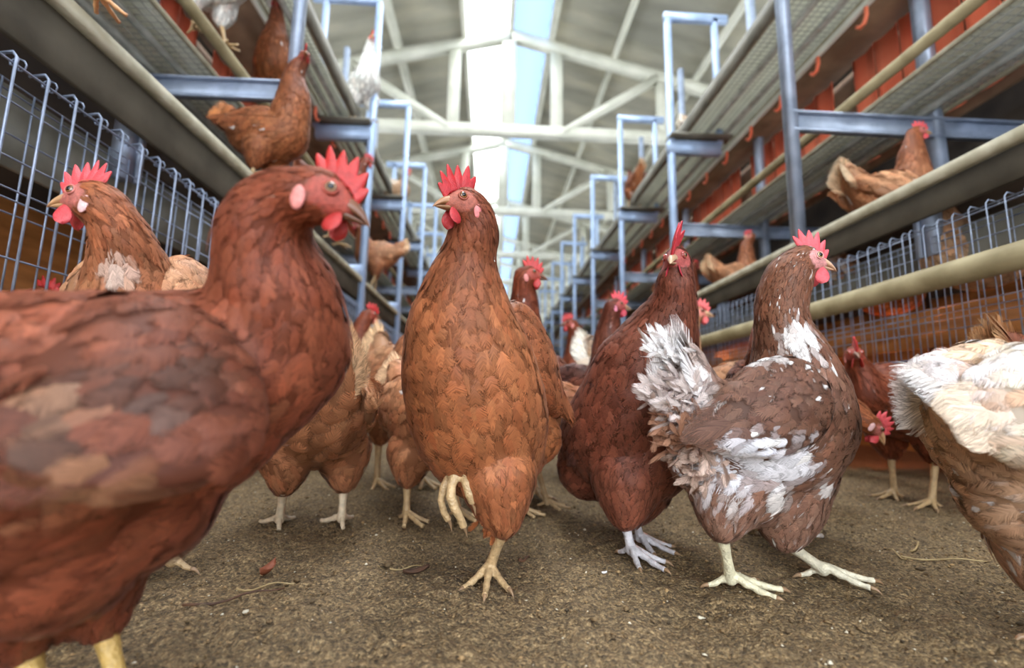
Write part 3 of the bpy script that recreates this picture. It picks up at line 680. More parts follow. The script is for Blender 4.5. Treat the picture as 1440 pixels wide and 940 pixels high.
# template hen posed in its own frame, then placed
HZ = dict(stand=.37, tall=.42, low=.30, peck=.07, sit=.25, reach=.165)
HX = dict(stand=.105, tall=.085, low=.15, peck=.185, sit=.085, reach=.19)
def T_hen(label, X, Y, Zg, heading, pose='stand', pal='mid', s=1., headyaw=None, headpitch=0, group=None, q=.5, patches=(), white_p=.02, tailc=None, dz=0, hi=False, fscale=1.45, **kw):
    a = math.radians(heading); c_, s_ = math.cos(a), math.sin(a)
    def W(x, y, z): x, y, z = x*s, y*s, z*s; return np.array([X+x*c_-y*s_, Y+x*s_+y*c_, Zg+z])
    hz = kw.pop('hz', HZ[pose])
    low_ = kw.pop('lower', 0.)
    if pose in ('stand', 'tall', 'low'):
        hx = .085 if pose == 'tall' else .105 if pose == 'stand' else .15
        nk = [(W(hx-.022, 0, hz-.045), .026*s), (W(hx-.028, 0, hz-.085), .034*s), (W(.062, 0, .262 if pose != 'low' else .235), .05*s)]
        by = 0
    elif pose == 'reach':
        hx = .19; nk = [(W(.16, 0, .185), .028*s), (W(.13, 0, .20), .036*s), (W(.095, 0, .205), .05*s)]; by = 0
    elif pose == 'peck':
        hx = .185; nk = [(W(.165, 0, .105), .026*s), (W(.135, 0, .145), .034*s), (W(.095, 0, .175), .048*s)]; by = -.0
    else:
        hx = .085; nk = [(W(hx-.02, 0, hz-.045), .026*s), (W(hx-.026, 0, hz-.08), .034*s)]+([(W(.055, 0, (hz+.06)/2), .042*s)] if hz > .3 else []); by = -.12
    B0 = .205+by-low_
    ts = [(W(.045, 0, B0+.005), .066*s), (W(0, 0, B0), .076*s), (W(-.055, 0, B0+.008), .066*s), (W(-.095, 0, B0+.03), .045*s)]
    if pose == 'sit': legs = []
    else:
        legs = []
        for sg, fx in ((1, .02), (-1, -.015)):
            legs.append(dict(thigh=(W(-.008, sg*.04, .15-low_), .042*s), hock=W(-.012+fx*.3, sg*.042, .092-low_*.9), foot=W(.0+fx, sg*.042, 0), yaw=heading))
    tu = kw.pop('tailup', .1)
    tl = dict(base=W(-.115, 0, B0+.045), tip=W(-.175, 0, B0+.045+tu), r=.036*s, w=.028)
    if tailc: tl['tipc'] = tailc
    pt = [(W(*p_[:3]), p_[3]*s, p_[4], p_[5]) for p_ in patches]
    hy = heading if headyaw is None else headyaw
    return build_hen(label, group, head=(W(hx, 0, hz), hy, headpitch if pose not in ('peck', 'reach') else -50, 0, 1.*s), neck=nk, torso=ts, tail=tl, legs=legs, pal=pal, s=s, q=q, hi=hi,
                     fscale=fscale, patches=pt, white_p=white_p, root=np.array([X, Y, Zg]), **kw)
WH = (.70, .66, .64)
def T_head(label, px_, py_, d, heading, pose='stand', Zg=0., **kw):
    p = P(px_, py_, d); s = min(1.2, max(.8, (p[2]-Zg)/HZ[pose])); a = math.radians(heading)
    if 's' in kw: s = kw.pop('s')
    return T_hen(label, p[0]-HX[pose]*s*math.cos(a), p[1]-HX[pose]*s*math.sin(a), Zg, heading, pose, s=s, **kw)
def T_at(label, px_, d, Zg, heading, pose='stand', **kw):
    r = ray(px_, 562); return T_hen(label, r[0]*d, r[1]*d, Zg, heading, pose, **kw)
def px(n_, d): return n_*d/F      # pixel radius at depth -> metres

# ------------------------------------------------------------------ the barn (setting)
def struct(mb, name, mat, smooth=False, origin=None):
    o = mb.build(name, mat, None, origin, smooth); o['kind'] = 'structure'; return o
YB, YE = -3.2, 26.0; XL, XR = -4.2, 4.9; RX, RZ, SL = .17, 5.07, .25
# floor: fine grid near the camera, with real relief
def floor_z(x, y):
    return (.0045*np.sin(x*9+1.3*np.sin(y*7))*np.sin(y*11+x*3)+.003*np.sin(x*31+y*17)*np.sin(y*27-x*9)+.0018*np.sin(x*83+2*np.sin(y*61))*np.sin(y*91+x*37))
def grid(x0, x1, y0, y1, nx, ny, jit=0.):
    xs = np.linspace(x0, x1, nx); ys = np.linspace(y0, y1, ny); X, Y = np.meshgrid(xs, ys)
    Zg = floor_z(X, Y)
    if jit:
        n1 = RNG.normal(0, 1, X.shape); n2 = n1.copy()
        for _ in range(2): n2 = (n2+np.roll(n2, 1, 0)+np.roll(n2, 1, 1)+np.roll(n2, -1, 0)+np.roll(n2, -1, 1))/5
        Zg = Zg+n2*jit
        edge = np.minimum.reduce([np.arange(nx)[None]*np.ones((ny, 1)), (nx-1-np.arange(nx))[None]*np.ones((ny, 1)), np.arange(ny)[:, None]*np.ones((1, nx)), (ny-1-np.arange(ny))[:, None]*np.ones((1, nx))])
        Zg = Zg*np.clip(edge/4, 0, 1)
    V = np.stack([X, Y, Zg], 2).reshape(-1, 3); i = (np.arange(ny-1)[:, None]*nx+np.arange(nx-1)[None]).ravel()
    return V, np.stack([i, i+1, i+1+nx, i+nx], 1)
m = MB(); m.add(*grid(-1.1, 1.3, .2, 2.3, 620, 540, .0042))
for (a, b_, c_, d_) in ((XL, -1.1, YB, YE), (1.3, XR, YB, YE), (-1.1, 1.3, YB, .2), (-1.1, 1.3, 2.3, YE)):
    m.add([(a, c_, 0), (b_, c_, 0), (b_, d_, 0), (a, d_, 0)], [(0, 1, 2, 3)])
struct(m, 'floor', M_floor, True)
# loose crumbs of litter lying on the floor near the camera
def crumbs(name, N, x0, x1, y0, y1, size, col, lab, flat=.6):
    x = RNG.uniform(x0, x1, N); y = y0+(y1-y0)*RNG.random(N)**1.3; r = size*np.exp(RNG.normal(0, .45, N))
    base = np.array([(1, 0, 0), (0, 1, 0), (-1, 0, 0), (0, -1, 0), (0, 0, 1), (0, 0, -1)], float)
    f = np.array([(0, 1, 4, 0), (1, 2, 4, 1), (2, 3, 4, 2), (3, 0, 4, 3), (1, 0, 5, 1), (2, 1, 5, 2), (3, 2, 5, 3), (0, 3, 5, 0)])
    V = base[None]*(1+RNG.normal(0, .35, (N, 6, 1)))*r[:, None, None]*np.array([1, 1, flat])
    a = RNG.random(N)*6.28; c_, s_ = np.cos(a)[:, None], np.sin(a)[:, None]
    V = np.stack([V[..., 0]*c_-V[..., 1]*s_, V[..., 0]*s_+V[..., 1]*c_, V[..., 2]], 2)+np.stack([x, y, floor_z(x, y)+r*.3], 1)[:, None]
    C = srgb(col)*np.exp(RNG.normal(0, .4, (N, 1))); C[RNG.random(N) < .035] = srgb((205, 195, 172)); C = C[:, None]*np.ones((1, 6, 1))
    F_ = (f[None]+(np.arange(N)*6)[:, None, None]).reshape(-1, 4)
    tag(MB().add(V.reshape(-1, 3), F_, C.reshape(-1, 3)).build(name, M_crumb), lab, 'litter', None, 'stuff')
M_crumb = attr_mat('crumb', .8, 300, .2)
crumbs('litter_crumbs', 26000, -.75, .95, .24, 1.3, .0011, (112, 90, 60), 'brown crumbs of dry litter strewn over the floor')
# side walls and end wall with window openings
def wall_x(name, X, win):
    m = MB(); z0, z1 = 1.6, 3.2; zt = RZ-SL*abs(X-RX)+.02
    m.cube(X-.05, X+.05, YB, YE, 0, z0); m.cube(X-.05, X+.05, YB, YE, z1, zt)
    y = YB
    while y < YE-.5:
        m.cube(X-.05, X+.05, y, y+.9, z0, z1); y += 2.7
    struct(m, name, M_white)
wall_x('wall_left', XL, 1); wall_x('wall_right', XR, 1)
m = MB(); y0, y1 = YE, YE+.1; zt = 3.4
m.cube(XL, XR, y0, y1, 0, .7); m.cube(XL, -2.6, y0, y1, .7, zt); m.cube(3.0, XR, y0, y1, .7, zt); m.cube(-.35, .75, y0, y1, .7, zt)
m.add([(XL, y0, zt), (XR, y0, zt), (XR, y0, RZ-SL*(XR-RX)), (RX, y0, RZ), (XL, y0, RZ-SL*(RX-XL))], [(0, 1, 2, 3, 4)])
struct(m, 'wall_back', M_white)
m = MB(); y0, y1 = YB-.1, YB
m.cube(XL, -1.6, y0, y1, 0, 3.2); m.cube(1.9, XR, y0, y1, 0, 3.2); m.cube(XL, XR, y0, y1, 3.2, 3.45)
m.add([(XL, y1, 3.45), (XR, y1, 3.45), (XR, y1, RZ-SL*(XR-RX)), (RX, y1, RZ), (XL, y1, RZ-SL*(RX-XL))], [(0, 1, 2, 3, 4)])
struct(m, 'wall_front', M_white)
# roof: two slopes with a skylight strip each side of the ridge
def rz(x): return RZ-SL*abs(x-RX)
def slab(m, xa, xb, t=.03, mi=0):
    v = [(x, y, rz(x)+dz) for dz in (0, t) for y in (YB, YE) for x in (xa, xb)]
    m.add(v, [(0, 2, 3, 1), (4, 5, 7, 6), (0, 1, 5, 4), (2, 6, 7, 3), (0, 4, 6, 2), (1, 3, 7, 5)])
def corr(m, xa, xb):
    ys = np.arange(YB, YE, .07); k = len(ys); V = []
    for i, y in enumerate(ys):
        dz = .018*(1 if i % 4 in (1, 2) else 0)
        V += [(xa, y, rz(xa)+dz), (xb, y, rz(xb)+dz)]
    m.add(V, [(2*i, 2*i+1, 2*i+3, 2*i+2) for i in range(k-1)])
m = MB(); corr(m, XL-.4, -.41); corr(m, .66, XR+.4); struct(m, 'ceiling', M_roofmat)
m = MB(); slab(m, -.41, .15, .006); o = struct(m, 'window_1', M_pane)
m = MB(); slab(m, .19, .66, .006); struct(m, 'window_2', M_pane2)
m = MB(); m.bar((RX, YB, RZ-.05), (RX, YE, RZ-.05), .06, .12); struct(m, 'trim_1', M_truss)
k = 2
for xp, wd in ((-.44, .05), (.70, .08), (-1.28, .10), (1.53, .06), (2.6, .06), (3.7, .05), (-2.3, .06), (-3.4, .06)):
    m = MB(); m.bar((xp, YB, rz(xp)-.045), (xp, YE, rz(xp)-.045), wd, .09); struct(m, 'trim_%d' % k, M_truss); k += 1

# roof trusses, each one thing with members as parts
ty = 5.5; ti = 0
while ty < 25.5:
    t = empty('roof_truss', (RX, ty, 3.57), None, 'roof truss', 'white steel roof trusses across the aisle')
    t['label'] = ['nearest white steel roof truss spanning the aisle below the skylight', 'second white roof truss seen just below the nearest one', 'third white roof truss further down the barn'][ti] if ti < 3 else 'distant white roof truss in the blur at the far end'
    o = (RX, ty, 3.57); zc = 3.58
    MB().bar((XL, ty, zc), (XR, ty, zc), .11, .13).build('bottom_chord', M_truss, t, o)
    MB().bar((XL, ty, rz(XL)-.15), (RX, ty, RZ-.15), .1, .14).build('top_chord', M_truss, t, o)
    MB().bar((RX, ty, RZ-.15), (XR, ty, rz(XR)-.15), .1, .14).build('top_chord', M_truss, t, o)
    MB().bar((RX-.02, ty, zc), (RX-.02, ty, RZ-.1), .19, .08).build('king_post', M_truss, t, o)
    for x in (-.55, .77, -1.9, 2.15, -3.1, 3.4):
        MB().bar((x, ty, zc), (x, ty, rz(x)-.15), .15 if abs(x) < 1 else .13, .08).build('strut', M_truss, t, o)
    for xa, xb in ((-.6, -1.85), (.85, 2.1), (-2.0, -3.05), (2.25, 3.3)):
        MB().bar((xa, ty, zc), (xb, ty, rz(xb)-.17), .12, .08).build('brace', M_truss, t, o)
    ty += 2.55; ti += 1

# ------------------------------------------------------------------ tiered housing on both sides
def side(s, X0, z):
    """s=+1 right, -1 left; X0 front plane distance; z: dict of heights"""
    sd = 'right' if s > 0 else 'left'
    X = lambda x: s*(X0+x)
    def bx(m, a, b, y0, y1, z0, z1): return m.cube(min(X(a), X(b)), max(X(a), X(b)), y0, y1, z0, z1)
    Y0, Y1 = (-.4 if s > 0 else -.3), 14.0
    # manure trough front of the first tier
    t = empty('tier_front_trough', (X(0), Y0, z['lip']), 'long dusty steel trough front with worn pale lip along the %s side of the aisle' % sd, 'trough')
    o = (X(0), Y0, z['lip'])
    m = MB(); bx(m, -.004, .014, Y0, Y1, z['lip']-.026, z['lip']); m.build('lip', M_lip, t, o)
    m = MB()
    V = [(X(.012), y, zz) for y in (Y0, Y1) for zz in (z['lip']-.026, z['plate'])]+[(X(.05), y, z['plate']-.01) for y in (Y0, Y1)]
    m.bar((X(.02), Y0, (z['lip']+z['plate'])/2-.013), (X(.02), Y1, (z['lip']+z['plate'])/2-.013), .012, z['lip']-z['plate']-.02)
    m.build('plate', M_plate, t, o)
    # floor deck of first tier
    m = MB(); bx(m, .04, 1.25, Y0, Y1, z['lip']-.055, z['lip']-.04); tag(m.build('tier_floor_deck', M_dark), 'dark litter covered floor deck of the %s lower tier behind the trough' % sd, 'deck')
    # added dark sheet standing in for the shade deep inside the tier
    m = MB(); bx(m, 1.05, 1.07, Y0, Y1, z['lip']-.04, 1.56); tag(m.build('tier_shade_sheet', M_dark), 'dark sheet standing in for the shade inside the %s lower tier' % sd, 'panel')
    # grey inner panel behind the wire front
    m = MB(); bx(m, .09, .10, Y0, Y1, z['grey'], z['cage']); tag(m.build('inner_panel', M_trough), 'grey metal sheet right behind the wire front on the %s side' % sd, 'panel')
    m = MB(); bx(m, z['woodx'], z['woodx']+.03, Y0, Y1, z['wood0'], z['wood1']); tag(m.build('amber_board', M_wood), 'amber brown board low behind the wire front on the %s side' % sd, 'board')
    m = MB(); bx(m, .95, .98, Y0, Y1, 0, z['lip']-.06); tag(m.build('lower_back_board', M_wood), 'brown back board deep under the %s tier' % sd, 'board')
    # wire front panels, one metre each
    n_ = 7
    for i in range(n_):
        ya = .05+i*1.0; t = empty('wire_panel', (X(0), ya, z['cage0']), None, 'wire panel', 'wire front panels on the %s side' % sd)
        t['label'] = ('nearest' if i == 0 else 'second nearest' if i == 1 else 'farther')+' galvanised wire front panel under the %s trough' % sd + (' in the blurred distance' if i > 1 else '')
        o = (X(0), ya, z['cage0']); m = MB(); sp = .05 if s < 0 else .035; wr = 1. if s < 0 else .62; yy = ya
        m2 = MB()
        while yy < ya+.995:
            a = .004
            m.tube([(X(.03), yy, z['cage']-.004), (X(.006), yy, z['cage']), (X(0), yy, z['cage']-.008), (X(0), yy, z['cage0'])], .0021*wr, 6)
            m2.tube([(X(.045), yy+.028, z['cage']-.02), (X(.045), yy+.028, z['cage0']-.03)], .0016*wr, 5); yy += sp
        m.build('upright_wires', M_wire, t, o, True); m2.build('inner_upright_wires', M_wire, t, o, True)
        m = MB()
        for zz, rr in ((z['cage']-.018, .0018), (z['cage']-.075, .0015), (z['cage']-.155, .0016), (z['cage']-.20, .0015), (z['cage']-.215, .0015), (z['cage0']+.06, .0016), (z['cage0']+.0, .002)):
            m.tube([(X(.003), ya, zz), (X(.003), ya+1.0, zz)], rr, 5)
        for zz in (z['cage']-.02, z['cage']-.035, z['cage']-.1, z['cage']-.22): m.tube([(X(.047), ya, zz), (X(.047), ya+1.0, zz)], .0015, 5)
        m.tube([(X(.026), ya, z['cage']-.002), (X(.026), ya+1.0, z['cage']-.002)], .0016, 5)
        if i < 3 and s < 0:      # coiled clips along the top edge
            yy = ya+.012
            while yy < ya+.98:
                m.tube([(X(.012+.009*math.cos(u)), yy-.012+.024*u/(4*math.pi), z['cage']-.008+.008*math.sin(u)) for u in np.linspace(0, 4*math.pi, 17)], .0013, 5); yy += .05
        m.build('long_wires', M_wire, t, o, True)
    if s > 0:
        m = MB(); m.tube([(X(-.04), Y0, .478), (X(-.04), Y1, .478)], .026, 20)
        tag(m.build('perch_pipe', M_pipe, None, None, True), 'thick dusty tan pipe running along the wire front on the right side', 'pipe')
    # short uprights between wire front and trough
    for i in range(10):
        yy = (1.03 if s > 0 else .93)+i*1.0
        m = MB(); m.bar((X(.06), yy, z['cage']-.06), (X(.06), yy, z['lip']-.03), .028, .03, (0, 1, 0)); m.bar((X(.045), yy+.022, z['cage']-.06), (X(.045), yy+.022, z['lip']-.03), .012, .012, (0, 1, 0))
        tag(m.build('short_upright', M_steel), ('nearest' if i == 0 else 'second' if i == 1 else 'farther')+' short steel upright below the %s trough lip' % sd, 'upright', 'short uprights under the %s trough' % sd)
    # tall posts and step frames
    for i in range(9):
        yy = 1.45+i*1.035 if s > 0 else 1.50+i*.985
        lab = ['nearest', 'second nearest', 'third', 'fourth'][i] if i < 4 else 'distant'
        if i == 0 or True:
            t = empty('steel_post' if i == 0 else 'step_frame', (X(.02), yy, 0), (lab+' tall galvanised post of the %s tiers with outward bracket' % sd) if i == 0 else lab+' blue grey post and step frame of the %s tiers' % sd, 'post' if i == 0 else 'frame', None if i == 0 else 'post and step frames of the %s tiers' % sd); o = (X(.02), yy, 0)
            x1 = .02 if s > 0 else .0
            MB().bar((X(x1), yy, z['lip']-.02 if i == 0 else 0.), (X(x1), yy, 3.1 if i == 0 else 2.5), .032, .036, (0, 1, 0)).bar((X(x1+.02), yy+.012, z['lip']-.02 if i == 0 else 0.), (X(x1+.02), yy+.012, 3.1 if i == 0 else 2.5), .006, .03, (0, 1, 0)).build('post', M_steel if i == 0 else M_blue, t, o)
            m = MB(); zb = z['bar']
            bx(m, x1, 1.0, yy-.003, yy+.003, zb-.036, zb+.036); bx(m, x1, 1.0, yy-.02, yy, zb+.030, zb+.036); bx(m, x1, 1.0, yy-.02, yy, zb-.036, zb-.03)
            m.build('bracket', M_steel, t, o)
            MB().bar((X(z['cx']-.06), yy+.01, z['lip']-.03), (X(z['cx']-.06), yy+.01, 3.0), .036, .045, (0, 1, 0)).build('rear_post', M_steel, t, o)
        if i >= (1 if s > 0 else 1):
            wd = .31
            f0, f1 = (0.0, wd)
            MB().bar((X(f1), yy, 1.7), (X(f1), yy, 2.52), .03, .03, (0, 1, 0)).build('upright', M_blue, t, o)
            MB().bar((X(f0), yy, 2.52), (X(f1+.08), yy, 2.52), .03, .05).build('top_rail', M_blue, t, o)
            MB().bar((X(f0), yy, 1.67), (X(f1), yy, 1.67), .04, .075).build('rung', M_blue, t, o)
            MB().bar((X(f0-.0), yy-.02, 1.725), (X(f1+.05), yy-.02, 1.725), .09, .012).build('tread', M_trough, t, o)
            if s < 0: MB().bar((X(f0), yy, .87), (X(f1), yy, .87), .04, .07).build('rung', M_blue, t, o)
    # perch tube resting on the brackets
    xp = z['perchx']
    tag(MB().tube([(X(xp), Y0, z['perch']), (X(xp), Y1, z['perch'])], .018, 16).build('perch_tube', M_pipe, None, None, True), 'dusty tan perch tube lying across the brackets of the %s tiers' % sd, 'perch')
    # wire decks
    def deck(xa, xb, zz, name, lab, step=.025, top=False):
        t = empty(name, (X(xa), Y0, zz), lab, 'wire deck'); o = (X(xa), Y0, zz)
        m = MB(); yy = Y0
        while yy < 9: m.bar((X(xa), yy, zz), (X(xb), yy, zz), .0025, .0025); yy += step
        m.build('cross_wires', M_deckwire, t, o)
        m = MB(); x = xa
        while x <= xb+.001: m.bar((X(x), Y0, zz-.003), (X(x), Y1, zz-.003), .003, .003); x += .03
        m.build('long_wires', M_deckwire, t, o)
        m = MB(); bx(m, xa+.02, xb, Y0, Y1, zz+.012, zz+.016); m.build('belt', M_belt, t, o)
        MB().tube([(X(xa), Y0, zz), (X(xa), Y1, zz)], .009, 8).build('front_rail', M_lip, t, o, True)
        MB().tube([(X(xb), Y0, zz), (X(xb), Y1, zz)], .010, 8).build('rear_rail', M_lip, t, o, True)
        m = MB()
        for x in (xa+(xb-xa)*.35, xa+(xb-xa)*.7): m.bar((X(x), Y0, zz-.014), (X(x), Y1, zz-.014), .022, .014)
        m.build('support_strips', M_deckwire, t, o)
        if top:
            MB().bar((X(xa-.02), Y0, zz+.02), (X(xa-.02), Y1, zz+.02), .02, .075).build('edge_rail', M_trough, t, o)
            MB().bar((X(xb+.005), Y0, zz-.02), (X(xb+.005), Y1, zz-.02), .018, .022).build('drinker_pipe', M_white, t, o)
    deck(z['da'], z['db'], z['mesh'], 'lower_wire_deck', 'pale wire mesh deck seen from below at mid height on the %s side' % sd)
    deck(z['upx'], z['upb'], 1.78, 'upper_wire_deck', 'upper wire mesh deck near the roof on the %s side' % sd, top=True)
    m = MB(); bx(m, z['upb']+.015, z['cx']+.03, Y0, Y1, 1.755, 1.77); tag(m.build('upper_floor_board', M_brown), 'brown board under the upper tier on the %s side' % sd, 'board')
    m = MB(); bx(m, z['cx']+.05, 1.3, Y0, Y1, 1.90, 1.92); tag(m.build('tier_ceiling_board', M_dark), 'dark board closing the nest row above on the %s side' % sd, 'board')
    # orange drinker cups hanging from the line
    for i in range(16):
        yy = .75+i*.27
        m = MB(); cx = X(z['upb']+.005)
        m.tube([(cx, yy, 1.75), (cx, yy, 1.715), (cx+s*.0, yy+.012, 1.692), (cx, yy+.035, 1.69), (cx, yy+.05, 1.705)], .008, 8)
        tag(m.build('drinker_cup', M_red, None, None, True), 'small orange drinker hook under the upper %s tier' % sd, 'drinker', 'orange drinkers of the %s side' % sd)
    # red nest curtain: strips
    yy = .3; k_ = 0
    while yy < 9.5:
        zt, zb = 1.75, z['mesh']+.01; wv = .112
        V = []; nn = 7
        for i in range(nn):
            t_ = i/(nn-1); V += [(X(z['cx']+.012*math.sin(t_*math.pi)+.006*random.random()), yy+wv*t_, zt), (X(z['cx']+.014*math.sin(t_*math.pi)+.01*random.random()), yy+wv*t_, zb)]
        Fc = [(2*i, 2*i+1, 2*i+3, 2*i+2) for i in range(nn-1)]
        V2 = [(x+s*.004, y, zz) for x, y, zz in V]; n0 = len(V)
        m = MB().add(V+V2, Fc+[tuple(n0+q for q in f[::-1]) for f in Fc]+[(2*i+e, 2*i+2+e, n0+2*i+2+e, n0+2*i+e) for i in range(nn-1) for e in (0, 1)]+[(0, 1, n0+1, n0), (n0-2, n0-1, 2*n0-1, 2*n0-2)])
        tag(m.build('nest_curtain_strip', M_red, None, None, True), 'orange red plastic nest curtain strip on the %s side' % sd, 'curtain strip', 'nest curtain strips of the %s side' % sd)
        k_ += 1; yy += .120 if k_ % 6 else .24
    m = MB(); bx(m, z['cx']+.05, z['cx']+.07, Y0, Y1, z['mesh'], 1.75); tag(m.build('nest_back_wall', M_brown), 'brown nest wall behind the red curtain strips on the %s side' % sd, 'panel')
side(1, 1.0, dict(lip=.735, plate=.648, cage=.622, cage0=.31, grey=.49, wood0=.36, wood1=.46, woodx=.16, bar=1.17, perch=1.226, perchx=.21, mesh=1.245, da=.32, db=.59, upx=.13, upb=.43, cx=.61))
side(-1, .7, dict(lip=.835, plate=.72, cage=.69, cage0=.33, grey=.56, wood0=.0, wood1=.64, woodx=.42, bar=1.225, perch=1.282, perchx=.17, mesh=1.30, da=.28, db=.55, upx=.12, upb=.27, cx=.58))

# heat lamps glowing under the right tier
for i, (x, y, zz) in enumerate([(1.42, 1.42, .26), (1.5, 3.0, .26)]):
    t = empty('heat_lamp', (x, y, zz), ('orange glowing bulb under the right tier behind the dark hen', 'farther orange glowing bulb under the right tier')[i], 'lamp', None)
    mt, n, l, b = nodes('bulb_glow'); b.inputs['Emission Color'].default_value = (1, .32, .06, 1); b.inputs['Emission Strength'].default_value = 25
    MB().ell((x, y, zz), .018, None, 16, 12).build('bulb', mt, t, (x, y, zz), True)
    MB().tube([(x, y, zz+.017), (x, y, zz+.05), (x, y, .682)], [.012, .014, .004], 10).build('socket', M_dark, t, (x, y, zz), True)
    lt_ = bpy.data.lights.new('bulb_light', 'POINT'); lt_.energy = 16; lt_.color = (1, .22, .04); lt_.shadow_soft_size = .03
    lo = bpy.data.objects.new('bulb_light', lt_); COL.objects.link(lo); lo.location = (x-.06, y, zz)

# ------------------------------------------------------------------ the hens
def G(px_, py_): return onZ(px_, py_)     # point on the floor under a pixel
pp = P
def S(x, y, d, r): return (P(x, y, d), px(r, d))
build_hen('upright brown hen in the centre walking towards the camera, bright red comb, one foot raised',
    head=(pp(655, 288, .475), 213, -2, 0, 1.0),
    neck=[S(667, 326, .49, 34), S(658, 365, .50, 38), (pp(652, 402, .505), px(51, .505))],
    torso=[S(650, 468, .515, 76), S(662, 530, .53, 93), S(676, 590, .55, 93), S(692, 630, .575, 72), S(720, 610, .62, 58)],
    extra=[S(622, 520, .50, 50)+((0, 0, -1), 'body', .06), S(752, 615, .61, 36)+((.3, .3, -1), 'thigh', .15), S(642, 600, .52, 56)+((.2, 0, -1), 'body', .07)],
    tail=dict(base=pp(735, 530, .64), tip=pp(752, 480, .70), r=.03),
    legs=[dict(thigh=S(700, 668, .515, 54), hock=pp(708, 744, .50), foot=G(688, 817), yaw=-95),
          dict(thigh=S(650, 640, .55, 34), hock=pp(648, 655, .53), foot=pp(640, 690, .50), ankle=pp(638, 668, .50),
               toes=[(np.array([pp(643, 666, .495), pp(635, 682, .487), pp(634, 700, .482), pp(640, 716, .481), pp(648, 730, .483), pp(652, 741, .486)]), .0056),
                     (np.array([pp(634, 670, .505), pp(624, 686, .50), pp(620, 704, .497), pp(624, 720, .498), pp(631, 732, .50)]), .0050),
                     (np.array([pp(652, 668, .495), pp(657, 682, .485), pp(660, 696, .482), pp(665, 708, .484)]), .0050)])],
    wings=[dict(a=pp(706, 430, .565), b=pp(790, 580, .62), n=unit(np.array([.85, -.5, .1])), w=.045, t=.024),
           dict(a=pp(612, 440, .57), b=pp(582, 580, .64), n=unit(np.array([-.95, .1, .1])), w=.045, t=.014)],
    pal='mid', q=1.0, fscale=1.05, white_p=.0, hk=dict(combn=6, combh=1.2, combtilt=-4, wat=.95), fluff=[(pp(700, 720, .505), .022, (0, 0, -1), 90, (150, 86, 48), .016)])

build_hen('very large close red brown hen at the left edge with head turned right',
    head=(pp(450, 275, .30), 2, -16, 0, 1.0),
    neck=[S(402, 282, .305, 44), S(374, 318, .312, 58), S(376, 368, .32, 66), S(392, 425, .33, 82)],
    torso=[S(400, 492, .345, 88), S(336, 520, .335, 116), S(240, 560, .315, 145), S(140, 590, .29, 176), S(40, 610, .26, 196), S(-80, 630, .245, 186)],
    extra=[S(300, 600, .31, 85)+((-.6, -.1, -.6), 'body', .07), S(190, 690, .29, 108)+((-.7, 0, -.5), 'body', .08), S(80, 745, .27, 126)+((-.7, 0, -.5), 'body', .09)],
    tail=dict(base=pp(-170, 560, .25), tip=pp(-330, 430, .26), r=.04, w=.03),
    legs=[dict(thigh=S(132, 780, .30, 68), hock=pp(146, 880, .305), foot=G(165, 1010), yaw=0),
          dict(thigh=S(20, 790, .27, 90), hock=pp(38, 905, .28), foot=G(52, 1075), yaw=0)],
    wings=[dict(a=pp(352, 500, .29), b=pp(-60, 640, .185), n=unit(np.array([.05, -.98, .18])), w=.062, t=.016)],
    pal='red', q=.8, hair=.7, white_p=.008, white=(.5, .38, .3), wdark=.8, fscale=1.0, legcol=(196, 160, 90), hk=dict(combn=6, combh=.9, combtilt=10, wat=.8, iris=(176, 140, 112)),
    patches=[(pp(240, 590, .235), .012, (.5, .38, .33), .8), (pp(110, 560, .21), .014, (.36, .2, .12), .8), (pp(20, 530, .20), .012, (.38, .22, .14), .7), (pp(150, 700, .21), .03, (.34, .17, .09), .6)]+[(P(x_, y_, d_), r_, c_, .8) for x_, y_, d_, r_, c_ in ((300, 520, .26, .016, (.045, .018, .01)), (250, 545, .24, .02, (.05, .02, .012)), (170, 500, .22, .018, (.05, .02, .012)), (60, 470, .20, .016, (.04, .016, .01)), (330, 620, .28, .014, (.24, .10, .05)), (200, 640, .23, .02, (.26, .115, .06)), (90, 620, .20, .016, (.05, .02, .012)), (400, 560, .30, .012, (.22, .085, .04)), (60, 690, .20, .02, (.22, .09, .045)), (20, 600, .18, .015, (.3, .15, .09)))])

build_hen('brown hen with pink comb facing left in front of the left wire panel',
    head=(pp(131, 281, .42), 182, 2, 0, 1.0), neck=[S(158, 304, .425, 29), S(172, 338, .435, 36), S(182, 378, .45, 46)],
    torso=[S(190, 430, .465, 62), S(210, 478, .50, 78), S(262, 480, .56, 80)],
    tail=dict(base=pp(300, 440, .62), tip=pp(330, 400, .68), r=.03),
    legs=[dict(thigh=S(230, 580, .53, 45), hock=pp(240, 700, .53), foot=G(240, 806), yaw=180), dict(thigh=S(200, 580, .53, 45), hock=pp(195, 700, .53), foot=G(190, 800), yaw=180)],
    pal='tan', q=.9, hk=dict(combn=7, combh=1.0, combtilt=4, wat=1.), patches=[(pp(160, 372, .41), .018, (.62, .5, .42), .7)])

